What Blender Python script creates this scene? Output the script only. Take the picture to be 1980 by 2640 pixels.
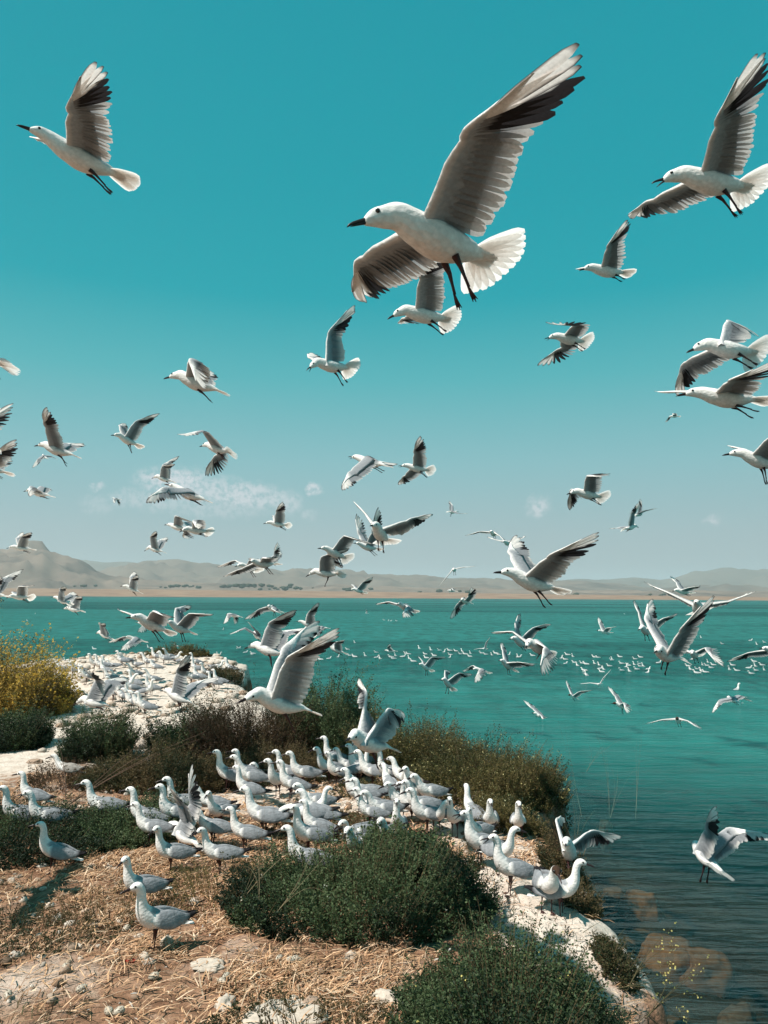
import bpy, math, random
import numpy as np
from mathutils import Vector, Matrix, noise as mnoise
for _o in list(bpy.data.objects): bpy.data.objects.remove(_o)
scene=bpy.context.scene; COL=scene.collection
D=math.radians
# ---------------------------------------------------------------- camera
F_PX=1950.0; PITCH=D(6.38); ROLL=D(0.35); CAMZ=1.6
cd=bpy.data.cameras.new('camera'); cam=bpy.data.objects.new('camera',cd); COL.objects.link(cam)
cd.sensor_fit='VERTICAL'; cd.sensor_height=36; cd.lens=F_PX/2640*36; cd.clip_start=.05; cd.clip_end=60000
fw=np.array([0,math.cos(PITCH),math.sin(PITCH)]); r0=np.array([1.,0,0]); u0=np.array([0,-math.sin(PITCH),math.cos(PITCH)])
RT=math.cos(ROLL)*r0+math.sin(ROLL)*u0; UP=-math.sin(ROLL)*r0+math.cos(ROLL)*u0
M=Matrix([[RT[i],UP[i],-fw[i],0] for i in range(3)]+[[0,0,0,1]]); M.translation=Vector((0,0,CAMZ)); cam.matrix_world=M
scene.camera=cam
# ---------------------------------------------------------------- sun, exposure
SUN_EL=D(57); SUN_DIR=np.array([-.88*math.cos(SUN_EL),-.475*math.cos(SUN_EL),math.sin(SUN_EL)])
sd=bpy.data.lights.new('sun','SUN'); sun=bpy.data.objects.new('sun',sd); COL.objects.link(sun)
sd.energy=5.0; sd.angle=D(.5); sd.color=(1,.925,.835)
sun.rotation_euler=Vector(-SUN_DIR).to_track_quat('-Z','Y').to_euler()
vs=scene.view_settings; scene.display_settings.display_device='sRGB'
vs.view_transform='Standard'; vs.look='None'; vs.exposure=0.45; vs.gamma=1; vs.use_curve_mapping=False
scene.cycles.max_bounces=8; scene.cycles.transparent_max_bounces=12; scene.cycles.volume_bounces=1
# ---------------------------------------------------------------- node helper
class NT:
    def __init__(s,t): s.t=t; t.nodes.clear()
    def n(s,k,ins=None,**kw):
        n=s.t.nodes.new(k)
        for a,v in kw.items(): setattr(n,a,v)
        for i,v in (ins or {}).items():
            if isinstance(v,bpy.types.NodeSocket): s.t.links.new(v,n.inputs[i])
            else: n.inputs[i].default_value=v
        return n
    def link(s,a,b): s.t.links.new(a,b)
    def math(s,op,a,b=0.0,c=0.0,clamp=False): return s.n('ShaderNodeMath',{0:a,1:b,2:c},operation=op,use_clamp=clamp).outputs[0]
    def ramp(s,f,pts,interp='LINEAR'):
        r=s.n('ShaderNodeValToRGB',{0:f}); e=r.color_ramp.elements; r.color_ramp.interpolation=interp
        while len(e)<len(pts): e.new(.5)
        for q,(p,c) in zip(e,pts): q.position=p; q.color=(*c,1) if len(c)==3 else c
        return r.outputs[0]
    def mix(s,f,a,b,mode='MIX'):
        m=s.n('ShaderNodeMix',data_type='RGBA',blend_type=mode); m.clamp_factor=True
        for i,v in ((0,f),(6,a),(7,b)):
            if isinstance(v,bpy.types.NodeSocket): s.t.links.new(v,m.inputs[i])
            else: m.inputs[i].default_value=v if i==0 else (*v,1)[:4]
        return m.outputs[2]
    def noise(s,vec,scale,detail=4,rough=.55,dist=0.0):
        ins={'Scale':scale,'Detail':detail,'Roughness':rough,'Distortion':dist}
        if vec is not None: ins['Vector']=vec
        return s.n('ShaderNodeTexNoise',ins).outputs[0]
# ---------------------------------------------------------------- world: Nishita sky graded to the photograph's teal, with small clouds
w=bpy.data.worlds.new('World'); scene.world=w; w.use_nodes=True; nt=NT(w.node_tree)
geo=nt.n('ShaderNodeNewGeometry'); 
tc=nt.n('ShaderNodeTexCoord'); gen=tc.outputs['Generated']
sep=nt.n('ShaderNodeSeparateXYZ',{0:gen}); zz=sep.outputs[2]
sky=nt.n('ShaderNodeTexSky',sky_type='NISHITA'); sky.sun_disc=False; sky.sun_elevation=SUN_EL
sky.sun_rotation=math.atan2(SUN_DIR[0],SUN_DIR[1]); sky.dust_density=1.5
elev=nt.math('MULTIPLY',nt.math('ARCSINE',zz),2/math.pi)      # 0 horizon .. 1 zenith
def srgb(r,g,b): return tuple(((c/255)/12.92 if c<=10 else ((c/255+.055)/1.055)**2.4) for c in (r,g,b))
grad=nt.ramp(elev,[(0,srgb(166,178,181)),(.05,srgb(158,180,184)),(.11,srgb(132,182,188)),(.18,srgb(80,173,180)),(.245,srgb(10,158,170)),(.32,srgb(0,152,165)),(.48,srgb(0,145,160)),(.62,srgb(30,128,146)),(1,srgb(72,118,142))])
g10=nt.mix(1.0,grad,(10,10,10),'MULTIPLY')
skyc=nt.mix(.02,g10,sky.outputs[0])
# clouds: puffs given as directions (azimuth from +Y, elevation) in degrees
az=nt.math('ARCTAN2',sep.outputs[0],sep.outputs[1])
cv=nt.n('ShaderNodeCombineXYZ',{0:nt.math('MULTIPLY',az,57.3),1:nt.math('MULTIPLY',elev,90),2:0.0}).outputs[0]
wob=nt.n('ShaderNodeTexNoise',{'Vector':cv,'Scale':1.1,'Detail':5,'Roughness':.6})
cvw=nt.n('ShaderNodeVectorMath',{0:cv,1:nt.n('ShaderNodeVectorMath',{0:nt.n('ShaderNodeVectorMath',{0:wob.outputs['Color'],1:(.5,.5,.5)},operation='SUBTRACT').outputs[0],3:1.5},operation='SCALE').outputs[0]},operation='ADD').outputs[0]
PUFFS=[(450,1240,95,40,.75),(520,1262,120,38,.6),(620,1275,110,36,.65),(690,1285,80,30,.55),(745,1300,40,28,.5),(400,1290,110,30,.35),(810,1262,22,16,.7),(1390,1305,34,30,.55),(248,1253,18,12,.5),(330,1285,50,22,.3),(250,1300,45,25,.2),(1835,1340,22,14,.45),(800,1330,22,16,.25),(560,1310,150,30,.3)]
acc=None
for px,py,rx,ry,st in PUFFS:
    d=fw+RT*(px-990)/F_PX-UP*(py-1320)/F_PX; d/=np.linalg.norm(d)
    a0=math.degrees(math.atan2(d[0],d[1])); e0=math.degrees(math.asin(d[2])); k=57.3/F_PX
    dv=nt.n('ShaderNodeVectorMath',{0:cvw,1:(a0,e0,0)},operation='SUBTRACT').outputs[0]
    dl=nt.n('ShaderNodeVectorMath',{0:nt.n('ShaderNodeVectorMath',{0:dv,1:(1/(rx*k),1/(ry*k),0)},operation='MULTIPLY').outputs[0]},operation='LENGTH').outputs['Value']
    p=nt.math('MULTIPLY',nt.n('ShaderNodeMapRange',{0:dl,1:1.25,2:.35,3:0,4:1},interpolation_type='SMOOTHSTEP').outputs[0],st)
    acc=p if acc is None else nt.math('MAXIMUM',acc,p)
fine=nt.noise(cv,2.2,6,.62)
cl=nt.math('MULTIPLY',acc,nt.n('ShaderNodeMapRange',{0:fine,1:.38,2:.56,3:.15,4:1}).outputs[0])
skyc=nt.mix(nt.math('MULTIPLY',cl,1.0),skyc,tuple(10*c for c in srgb(222,220,224)))
bg=nt.n('ShaderNodeBackground',{0:skyc,1:.078}); nt.link(bg.outputs[0],nt.n('ShaderNodeOutputWorld').inputs[0])
w.cycles.sampling_method='MANUAL'; w.cycles.sample_map_resolution=512
# ---------------------------------------------------------------- mesh helpers
def sm(a,b,x):
    t=np.clip((x-a)/(b-a),0,1); return t*t*(3-2*t)
def nrm(v): return v/np.linalg.norm(v)
def px_ray(x,y): return fw+RT*(x-990)/F_PX-UP*(y-1320)/F_PX
def at_z(x,y,z=0.0):
    r=px_ray(x,y); t=(z-CAMZ)/r[2]; return np.array([0,0,CAMZ])+r*t
def at_d(x,y,d): return np.array([0,0,CAMZ])+px_ray(x,y)*d
def mesh_np(name,V,Fa,mat=None,col=None,colb=None,smooth=True,mats=None,midx=None):
    """V (n,3); Fa list of faces or int array (m,3|4)"""
    me=bpy.data.meshes.new(name); V=np.asarray(V,np.float32)
    if isinstance(Fa,np.ndarray):
        k=Fa.shape[1]; m=len(Fa)
        me.vertices.add(len(V)); me.vertices.foreach_set('co',V.ravel())
        me.loops.add(m*k); me.loops.foreach_set('vertex_index',Fa.astype(np.int32).ravel())
        me.polygons.add(m); me.polygons.foreach_set('loop_start',np.arange(0,m*k,k,dtype=np.int32)); me.polygons.foreach_set('loop_total',np.full(m,k,np.int32))
        me.update(calc_edges=True)
    else:
        me.from_pydata([tuple(map(float,v)) for v in V],[],Fa); me.update()
    if smooth: me.polygons.foreach_set('use_smooth',np.ones(len(me.polygons),bool))
    for nm,c in (('col',col),('colb',colb)):
        if c is not None:
            a=me.color_attributes.new(nm,'FLOAT_COLOR','POINT'); c=np.asarray(c,np.float32)
            if c.ndim==1: c=np.tile(c,(len(V),1))
            a.data.foreach_set('color',np.concatenate([c,np.ones((len(c),1),np.float32)],1).ravel())
    for m_ in (mats or ([mat] if mat else [])): me.materials.append(m_)
    if midx is not None: me.polygons.foreach_set('material_index',np.asarray(midx,np.int32))
    return me
def link(name,data,parent=None,**props):
    o=bpy.data.objects.new(name,data); COL.objects.link(o)
    if parent is not None: o.parent=parent
    for k,v in props.items():
        if v is not None: o[k]=v
    return o
def grid_faces(r,c,close=False):
    i=np.arange(r-1)[:,None]; j=np.arange(c if close else c-1)[None,:]; j2=(j+1)%c
    return np.stack([i*c+j,i*c+j2,(i+1)*c+j2,(i+1)*c+j],-1).reshape(-1,4)
# ---------------------------------------------------------------- materials
def attr_mat(name,rough=.8,trans=0.0,two=False,bump=0,bscale=60,spec=.3,var=.06,sheen=0,plume=0):
    m=bpy.data.materials.new(name); m.use_nodes=True; t=NT(m.node_tree)
    c=t.n('ShaderNodeAttribute',attribute_name='col').outputs['Color']
    if two:
        cb=t.n('ShaderNodeAttribute',attribute_name='colb').outputs['Color']
        c=t.mix(t.n('ShaderNodeNewGeometry').outputs['Backfacing'],c,cb)
    tcx=t.n('ShaderNodeTexCoord').outputs['Object']
    nz=t.noise(tcx,bscale,5,.6)
    f=t.n('ShaderNodeMapRange',{0:nz,1:.3,2:.7,3:1-var*2,4:1+var}).outputs[0]
    c=t.mix(1.0,c,t.n('ShaderNodeCombineColor',{0:f,1:f,2:f}).outputs[0],'MULTIPLY')
    ins={'Base Color':c,'Roughness':rough,'Specular IOR Level':spec}
    if bump:
        hh=nz
        if plume:
            vo=t.n('ShaderNodeTexVoronoi',{'Vector':t.n('ShaderNodeVectorMath',{0:tcx,1:(.55,1,1)},operation='MULTIPLY').outputs[0],'Scale':plume}).outputs['Distance']
            hh=t.math('ADD',nz,t.math('MULTIPLY',vo,.9))
            fv=t.n('ShaderNodeMapRange',{0:vo,1:.0,2:.7,3:1.03,4:.90}).outputs[0]; c=t.mix(1.0,c,t.n('ShaderNodeCombineColor',{0:fv,1:fv,2:fv}).outputs[0],'MULTIPLY'); ins['Base Color']=c
        ins['Normal']=t.n('ShaderNodeBump',{'Strength':bump,'Distance':.004,'Height':hh}).outputs[0]
    p=t.n('ShaderNodeBsdfPrincipled',ins); sh=p.outputs[0]
    if trans: sh=t.n('ShaderNodeMixShader',{0:trans,1:sh,2:t.n('ShaderNodeBsdfTranslucent',{0:c}).outputs[0]}).outputs[0]
    t.link(sh,t.n('ShaderNodeOutputMaterial').inputs[0]); return m

HAZE=1.45e-4

# ================================================================ SETTING
rng=np.random.default_rng(7)
class PNoise:
    """tileless value noise evaluated with numpy"""
    def __init__(s,seed): s.p=np.random.default_rng(seed).random((256,256))
    def __call__(s,x,y):
        xi=np.floor(x).astype(int); yi=np.floor(y).astype(int); fx=x-xi; fy=y-yi; fx=fx*fx*(3-2*fx); fy=fy*fy*(3-2*fy)
        g=lambda a,b:s.p[a&255,b&255]
        return (g(xi,yi)*(1-fx)+g(xi+1,yi)*fx)*(1-fy)+(g(xi,yi+1)*(1-fx)+g(xi+1,yi+1)*fx)*fy-.5
    def fbm(s,x,y,o=4,g=.5):
        r=0;a=1
        for k in range(o): r=r+a*s(x*2**k+17*k,y*2**k+31*k); a*=g
        return r
N1=PNoise(1);N2=PNoise(2);N3=PNoise(3)
WATER_Z=-.9
LAND=np.array([(1.6,-8),(1.15,0),(1.0,2.0),(1.0,2.7),(1.06,3.2),(1.14,3.7),(1.16,4.1),(1.12,4.5),(1.06,5.0),(1.10,5.5),(1.25,6.0),(1.48,6.5),(1.50,6.9),(1.2,7.25),(.85,7.6),(.45,8.1),(0,8.8),(-.6,9.6),(-1.2,10.6),(-1.9,12),(-2.5,13.6),(-2.75,15.2),(-3.1,17.2),(-4.0,19.4),(-5.4,20.6),(-7.0,20.0),(-8.1,18.0),(-8.8,16.2),(-10.5,15.2),(-14,14.5),(-30,13),(-60,12),(-60,-8)])
def sdf(X,Y):
    """positive inside the land"""
    d=np.full(X.shape,1e9); ins=np.zeros(X.shape,bool); n=len(LAND)
    for i in range(n):
        a=LAND[i]; b=LAND[(i+1)%n]; e=b-a
        t=np.clip(((X-a[0])*e[0]+(Y-a[1])*e[1])/(e@e),0,1); d=np.minimum(d,np.hypot(X-a[0]-t*e[0],Y-a[1]-t*e[1]))
        c=(a[1]>Y)!=(b[1]>Y)
        with np.errstate(divide='ignore',invalid='ignore'): ins^=c&(X<(b[0]-a[0])*(Y-a[1])/(b[1]-a[1]+1e-12)+a[0])
    return np.where(ins,d,-d)
def height(X,Y):
    X=np.asarray(X,float);Y=np.asarray(Y,float)
    s=sdf(X,Y)+N1.fbm(X*2.3,Y*2.3,4)*.22+N2.fbm(X*9,Y*9,3)*.05
    top=N2.fbm(X*.7,Y*.7,3)*.07+N1.fbm(X*5,Y*5,4,.6)*.022+N3.fbm(X*22,Y*22,3,.6)*.008
    top=top+.10*np.exp(-((X+5)**2/9+(Y-17)**2/14))*1.6
    # limestone slab by the right edge, ridged and slightly proud
    sl=np.clip(1-np.hypot((X-.95)/.42,(Y-4.6)/1.1),0,1); top=top+.05*sl**.5+np.where(sl>0,N1.fbm(X*7,Y*3,4,.65)*.05*sl,0)
    edge=-.10*np.exp(-np.clip(s,0,None)/.10)
    bank=-.10-.98*np.clip(-s/.34,0,1)**.75+N1.fbm(X*6+Y*3,Y*6,4,.65)*.16*np.clip(-s*6,0,1)*np.clip(1-(-s-.2)/1.0,0,1)
    bed=-.13*np.clip(-s-.34,0,None)-.30*np.clip(-s-2.4,0,None)
    return np.where(s>0,top+edge,bank+np.maximum(bed,-3.5)+top*.3)
def axis(segs):
    out=[segs[0][0]]
    for a,b,st in segs:
        x=out[-1]
        while x<b-1e-9: x=x+st; out.append(min(x,b))
    return np.unique(np.array(out))
gx=axis([(-400,-100,60),(-100,-40,15),(-40,-12,.9),(-12,-3.2,.12),(-3.2,2.6,.03),(2.6,6,.12),(6,20,1),(20,100,20),(100,400,60)])
gy=axis([(-60,-8,8),(-8,1.5,.5),(1.5,2.2,.1),(2.2,7.5,.03),(7.5,13,.08),(13,22,.11),(22,40,1),(40,100,12),(100,400,60)])
X,Y=np.meshgrid(gx,gy); Z=height(X,Y)
ground_me=mesh_np('ground',np.stack([X,Y,Z],-1).reshape(-1,3),grid_faces(len(gy),len(gx)))
gm=bpy.data.materials.new('dry_ground'); gm.use_nodes=True; t=NT(gm.node_tree)
geoN=t.n('ShaderNodeNewGeometry'); P=geoN.outputs['Position']; sp=t.n('ShaderNodeSeparateXYZ',{0:P})
n1=t.noise(P,1.1,5,.6); n2=t.noise(P,9,6,.65); n3=t.noise(P,60,4,.6)
soil=t.ramp(n2,[(.3,(.13,.07,.042)),(.5,(.24,.135,.085)),(.7,(.36,.23,.155))])
chalk=t.ramp(n2,[(.25,(.40,.32,.26)),(.5,(.60,.52,.45)),(.75,(.70,.63,.56))])
# chalky gravel on the mound, the slab at the right and the left clearing; soil under straw elsewhere
def blob(cx,cy,rx,ry):
    q=t.n('ShaderNodeVectorMath',{0:t.n('ShaderNodeVectorMath',{0:P,1:(cx,cy,0)},operation='SUBTRACT').outputs[0],1:(1/rx,1/ry,0)},operation='MULTIPLY').outputs[0]
    return t.n('ShaderNodeMapRange',{0:t.math('ADD',t.n('ShaderNodeVectorMath',{0:q},operation='LENGTH').outputs['Value'],t.math('MULTIPLY',t.math('SUBTRACT',n2,.5),1.3)),1:1.1,2:.85,3:0,4:1}).outputs[0]
fac=blob(-5,14,5.5,7)
for b in ((.95,4.6,.5,1.2),(-5,8.5,3.0,2.0),(.3,3.0,.35,.4),(-.2,6.3,1.4,.6),(.8,5.6,.5,.6)): fac=t.math('MAXIMUM',fac,blob(*b))
fac=t.math('MAXIMUM',fac,t.math('MULTIPLY',t.n('ShaderNodeMapRange',{0:n1,1:.54,2:.64}).outputs[0],.55))
c=t.mix(fac,soil,chalk)
c=t.mix(t.n('ShaderNodeMapRange',{0:n3,1:.62,2:.75}).outputs[0],c,(.16,.11,.075))
rust=t.ramp(t.noise(P,14,5,.65),[(.3,(.07,.035,.022)),(.55,(.20,.10,.062)),(.75,(.33,.20,.14))])
c=t.mix(t.n('ShaderNodeMapRange',{0:sp.outputs[2],1:-.10,2:-.22}).outputs[0],c,rust)
c=t.mix(t.n('ShaderNodeMapRange',{0:sp.outputs[2],1:-.86,2:-.98}).outputs[0],c,t.ramp(t.noise(P,3,5,.6),[(.3,(.035,.035,.028)),(.6,(.085,.075,.055)),(.8,(.17,.13,.09))]))
hgt=t.math('ADD',t.math('MULTIPLY',n3,.5),n2)
bs=t.n('ShaderNodeBsdfPrincipled',{'Base Color':c,'Roughness':.95,'Specular IOR Level':.1,'Normal':t.n('ShaderNodeBump',{'Strength':.8,'Distance':.03,'Height':hgt}).outputs[0]})
t.link(bs.outputs[0],t.n('ShaderNodeOutputMaterial').inputs[0]); ground_me.materials.append(gm)
link('ground',ground_me,None,kind='structure')
# ---- water: one sheet to beyond the far shore, depth baked per vertex from the lake bed
wx=axis([(-9000,-800,1500),(-800,-100,100),(-100,-20,8),(-20,-4,.5),(-4,8,.12),(8,30,2),(30,100,10),(100,800,100),(800,9000,1500)])
wy=axis([(-200,-8,30),(-8,2,1),(2,12,.12),(12,30,.6),(30,120,8),(120,1000,80),(1000,1500,100)])
X,Y=np.meshgrid(wx,wy); dep=np.clip(WATER_Z-height(X,Y),0,3)
lim=(np.abs(X)>300)|(Y>300); dep[lim]=3
V=np.stack([X,Y,np.full(X.shape,WATER_Z)],-1).reshape(-1,3)
wme=mesh_np('water',V,grid_faces(len(wy),len(wx)),col=np.repeat(dep.reshape(-1,1)/3,3,1))
wm=bpy.data.materials.new('lake_water'); wm.use_nodes=True; t=NT(wm.node_tree)
P=t.n('ShaderNodeNewGeometry').outputs['Position']; sp=t.n('ShaderNodeSeparateXYZ',{0:P})
depth=t.math('MULTIPLY',t.n('ShaderNodeAttribute',attribute_name='col').outputs['Fac'],3)
dist=sp.outputs[1]
str_=lambda sx,sy:t.n('ShaderNodeVectorMath',{0:P,1:(sx,sy,1)},operation='MULTIPLY').outputs[0]
rip1=t.noise(str_(.55,3.2),1.6,4,.55,.6); rip2=t.noise(str_(2.5,9),1.5,4,.6,.5); rip3=t.noise(str_(.12,.55),1.3,4,.6,.4)
rip4=t.noise(str_(.8,1.0),6.0,3,.55)
near=t.n('ShaderNodeMapRange',{0:dist,1:9,2:24,3:1,4:0}).outputs[0]
hh=t.math('ADD',t.math('MULTIPLY',rip1,.10),t.math('ADD',t.math('MULTIPLY',rip2,.018),t.math('ADD',t.math('MULTIPLY',rip3,.34),t.math('MULTIPLY',rip4,.012))))
nrmw=t.n('ShaderNodeBump',{'Strength':1.0,'Distance':1.0,'Height':hh}).outputs[0]
wind=t.noise(str_(.006,.04),1.0,3,.5,.3); wind2=t.noise(str_(.0012,.006),1.0,3,.5,.3)
colfar=t.mix(t.n('ShaderNodeMapRange',{0:t.math('ADD',wind,t.math('MULTIPLY',wind2,.6)),1:.70,2:.86}).outputs[0],(.001,.070,.060),(.014,.138,.122))
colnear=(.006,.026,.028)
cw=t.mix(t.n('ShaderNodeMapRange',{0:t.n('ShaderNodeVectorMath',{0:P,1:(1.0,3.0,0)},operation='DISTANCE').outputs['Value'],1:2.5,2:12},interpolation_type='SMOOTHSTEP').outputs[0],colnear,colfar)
wave_shade=t.math('ADD',t.math('MULTIPLY',t.noise(str_(.5,2.4),1.6,5,.65,.4),.6),t.math('MULTIPLY',t.noise(str_(.10,.5),1.0,4,.6,.4),.4))  # light and dark of the ripples, painted into the water colour
m2=t.noise(str_(1.3,.55),1.0,4,.6,.3); dash_shade=t.n('ShaderNodeMapRange',{0:m2,1:.34,2:.60,3:.62,4:1.12}).outputs[0]; cw=t.mix(near,t.mix(1,cw,t.n('ShaderNodeCombineColor',{0:dash_shade,1:dash_shade,2:dash_shade}).outputs[0],'MULTIPLY'),cw)  # wave shading on the farther water, painted as dark dashes in its colour
cw=t.mix(1,cw,t.n('ShaderNodeCombineColor',{0:t.n('ShaderNodeMapRange',{0:wave_shade,1:.3,2:.7,3:.6,4:1.4}).outputs[0],1:t.n('ShaderNodeMapRange',{0:wave_shade,1:.3,2:.7,3:.70,4:1.25}).outputs[0],2:t.n('ShaderNodeMapRange',{0:wave_shade,1:.3,2:.7,3:.70,4:1.25}).outputs[0]}).outputs[0],'MULTIPLY')
body=t.n('ShaderNodeSubsurfaceScattering',{'Color':cw,'Scale':1.0,'Radius':(.5,.8,.8),'Normal':t.n('ShaderNodeBump',{'Strength':.7,'Distance':1.0,'Height':hh}).outputs[0]},falloff='BURLEY')
clear=t.n('ShaderNodeBsdfTransparent',{0:(.72,.72,.62,1)})
op=t.math('SUBTRACT',1.0,t.math('EXPONENT',t.math('MULTIPLY',depth,-1.7)))
under=t.n('ShaderNodeMixShader',{0:op,1:clear.outputs[0],2:body.outputs[0]})
gl=t.n('ShaderNodeBsdfGlossy',{'Color':(.62,.80,.82,1),'Roughness':.10,'Normal':nrmw})
fr=t.n('ShaderNodeFresnel',{'IOR':1.33,'Normal':nrmw}).outputs[0]
fr=t.math('MINIMUM',t.math('MULTIPLY',fr,.8),.30)
t.link(t.n('ShaderNodeMixShader',{0:fr,1:under.outputs[0],2:gl.outputs[0]}).outputs[0],t.n('ShaderNodeOutputMaterial').inputs[0])
wme.materials.append(wm); link('water',wme,None,kind='structure')
# ---- far shore: sandy strip and rows of hills, each its own terrain sheet
def hill_mat(name,a,b,sc):
    m=bpy.data.materials.new(name); m.use_nodes=True; t=NT(m.node_tree); P=t.n('ShaderNodeNewGeometry').outputs['Position']
    n=t.noise(P,sc,7,.65); c=t.ramp(n,[(.35,a),(.6,b)])
    t.link(t.n('ShaderNodeBsdfPrincipled',{'Base Color':c,'Roughness':1,'Specular IOR Level':0}).outputs[0],t.n('ShaderNodeOutputMaterial').inputs[0]); return m
def zpix(x,y,d):  # world height of picture row y at depth d
    return at_d(x,y,d)[2]
def ridge(name,prof,d,dep,foot,mat,nx=260,ny=26,rough=1.0,seed=0,xr=(-1400,3400)):
    px=np.linspace(xr[0],xr[1],nx); ys=np.interp(px,[p[0] for p in prof],[p[1] for p in prof])
    V=[]
    for j in range(ny):
        u=j/(ny-1); dd=d+dep*(u-1) if u<=1 else d
        for i,x in enumerate(px):
            p=at_d(x,1540,dd); top=zpix(x,ys[i],d)
            f=foot+(top-foot)*sm(0,1,u)**.9
            wx_=p[0]/(.05*d); wy_=dd/(.05*d)
            f+= (N1.fbm(np.array(wx_+seed),np.array(wy_*1.3),6,.55))*(top-foot)*.55*rough*math.sin(math.pi*min(u,1)*.92)**.8
            f+= N2.fbm(np.array(wx_*6+seed),np.array(u*9.),3,.6)*(top-foot)*.03*rough
            V.append((p[0],p[1],f))
    # back side falls away
    for i,x in enumerate(px):
        p=at_d(x,1540,d+dep*.6); V.append((p[0],p[1],foot-5))
    me=mesh_np(name,np.array(V),grid_faces(ny+1,nx),mat); link(name,me,None,kind='structure')
hm1=hill_mat('hill_near',(.105,.085,.072),(.20,.155,.125),.006); hm2=hill_mat('hill_mid',(.10,.085,.075),(.17,.14,.115),.004); hm3=hill_mat('hill_far',(.12,.12,.11),(.16,.155,.14),.002)
sandm=hill_mat('shore_sand',(.19,.12,.085),(.27,.18,.125),.02)
ridge('shore_plain',[(-1400,1520),(-200,1517),(0,1517),(300,1519),(560,1522),(900,1525),(1200,1529),(1980,1540),(3400,1549)],1500,320,WATER_Z-.2,sandm,ny=14,rough=.35,seed=9)
ridge('hills',[(-1400,1440),(-700,1418),(-250,1425),(-60,1412),(0,1414),(60,1416),(100,1417),(118,1424),(132,1440),(170,1446),(215,1458),(255,1478),(300,1492),(380,1500),(560,1508),(900,1514),(1200,1519),(3400,1541)],2300,700,-2,hm1,nx=420,ny=36,seed=3)
ridge('hills',[(-1400,1500),(120,1500),(230,1490),(300,1470),(345,1456),(405,1449),(450,1451),(500,1458),(560,1460),(600,1458),(680,1468),(760,1474),(860,1479),(980,1483),(1100,1489),(1250,1494),(1330,1500),(1480,1504),(1530,1507),(1600,1513),(1700,1516),(1800,1512),(1900,1510),(1990,1511),(2300,1500),(3400,1515)],3200,900,-2,hm2,nx=420,ny=30,seed=12)
ridge('hills',[(-1400,1460),(0,1460),(120,1444),(200,1448),(260,1450),(300,1447),(330,1450),(360,1458),(430,1470),(1400,1500),(1500,1497),(1560,1496),(1640,1490),(1700,1496),(1740,1490),(1790,1476),(1850,1471),(1880,1467),(1920,1472),(1990,1470),(2200,1480),(3400,1500)],3700,1000,-2,hm3,nx=420,ny=20,rough=.5,seed=21)
# ---- haze
def box_mesh(name,lo,hi):
    x0,y0,z0=lo;x1,y1,z1=hi
    V=[(x,y,z) for z in (z0,z1) for y in (y0,y1) for x in (x0,x1)]
    return mesh_np(name,V,[(0,2,3,1),(4,5,7,6),(0,1,5,4),(2,6,7,3),(0,4,6,2),(1,3,7,5)],smooth=False)
hz=box_mesh('haze',(-11000,-450,-12),(11000,7000,196)); hzm=bpy.data.materials.new('haze_air'); hzm.use_nodes=True; t=NT(hzm.node_tree)
v=t.n('ShaderNodeVolumePrincipled',{'Color':(.78,.90,.95,1),'Density':HAZE,'Anisotropy':.2}); o=t.n('ShaderNodeOutputMaterial'); t.link(v.outputs[0],o.inputs['Volume'])
hz.materials.append(hzm); link('haze',hz,None,kind='stuff')

# ================================================================ GULLS
M_BODY=attr_mat('gull_plumage',rough=.85,trans=0,bump=.45,bscale=90,spec=.1,var=.07,plume=85)
M_FEATHER=attr_mat('gull_feather',rough=.7,trans=.38,two=True,bump=.25,bscale=140,spec=.2,var=.08)
M_TAIL=attr_mat('tail_plumage',rough=.7,trans=.66,two=True,bump=.2,bscale=140,spec=.1,var=.04)
M_BILL=attr_mat('bill_horn',rough=.35,spec=.5,var=.1)
M_LEG=attr_mat('leg_skin',rough=.55,spec=.4,var=.2,bump=.3,bscale=200)
M_EYE=attr_mat('eye_gloss',rough=.1,spec=.8,var=0)
WHITE=np.array([.82,.79,.765]); GREY=np.array([.285,.298,.318]); BLACK=np.array([.022,.020,.022]); PINK=np.array([.80,.69,.64]); HOOD=np.array([.055,.032,.022])
LEGC=np.array([.045,.012,.012]); BILLC=np.array([.028,.012,.012])
def RX(a): c,s=math.cos(a),math.sin(a); return np.array([[1,0,0],[0,c,-s],[0,s,c]])
def RY(a): c,s=math.cos(a),math.sin(a); return np.array([[c,0,s],[0,1,0],[-s,0,c]])
def RZ(a): c,s=math.cos(a),math.sin(a); return np.array([[c,-s,0],[s,c,0],[0,0,1]])
SH=np.array([0.055,0.028,0.022]); LA=0.185; LH=0.30
PIV=np.array([0.085,0,0.020]); HIP=np.array([-0.035,0.018,-0.030])
def loft(rings,flip=False,caps=True):
    """rings: list of (k,3) arrays"""
    R=np.array(rings); n,k,_=R.shape; V=R.reshape(-1,3); Fq=grid_faces(n,k,True)
    if flip: Fq=Fq[:,::-1]
    Fl=[tuple(int(q) for q in f) for f in Fq]
    if caps:
        a=tuple(range(k)); b=tuple((n-1)*k+i for i in range(k))
        Fl+= [a[::-1] if not flip else a, b if not flip else b[::-1]]
        Fl[-2]=Fl[-2][::-1]; Fl[-1]=Fl[-1]
    return V,Fl
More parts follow.
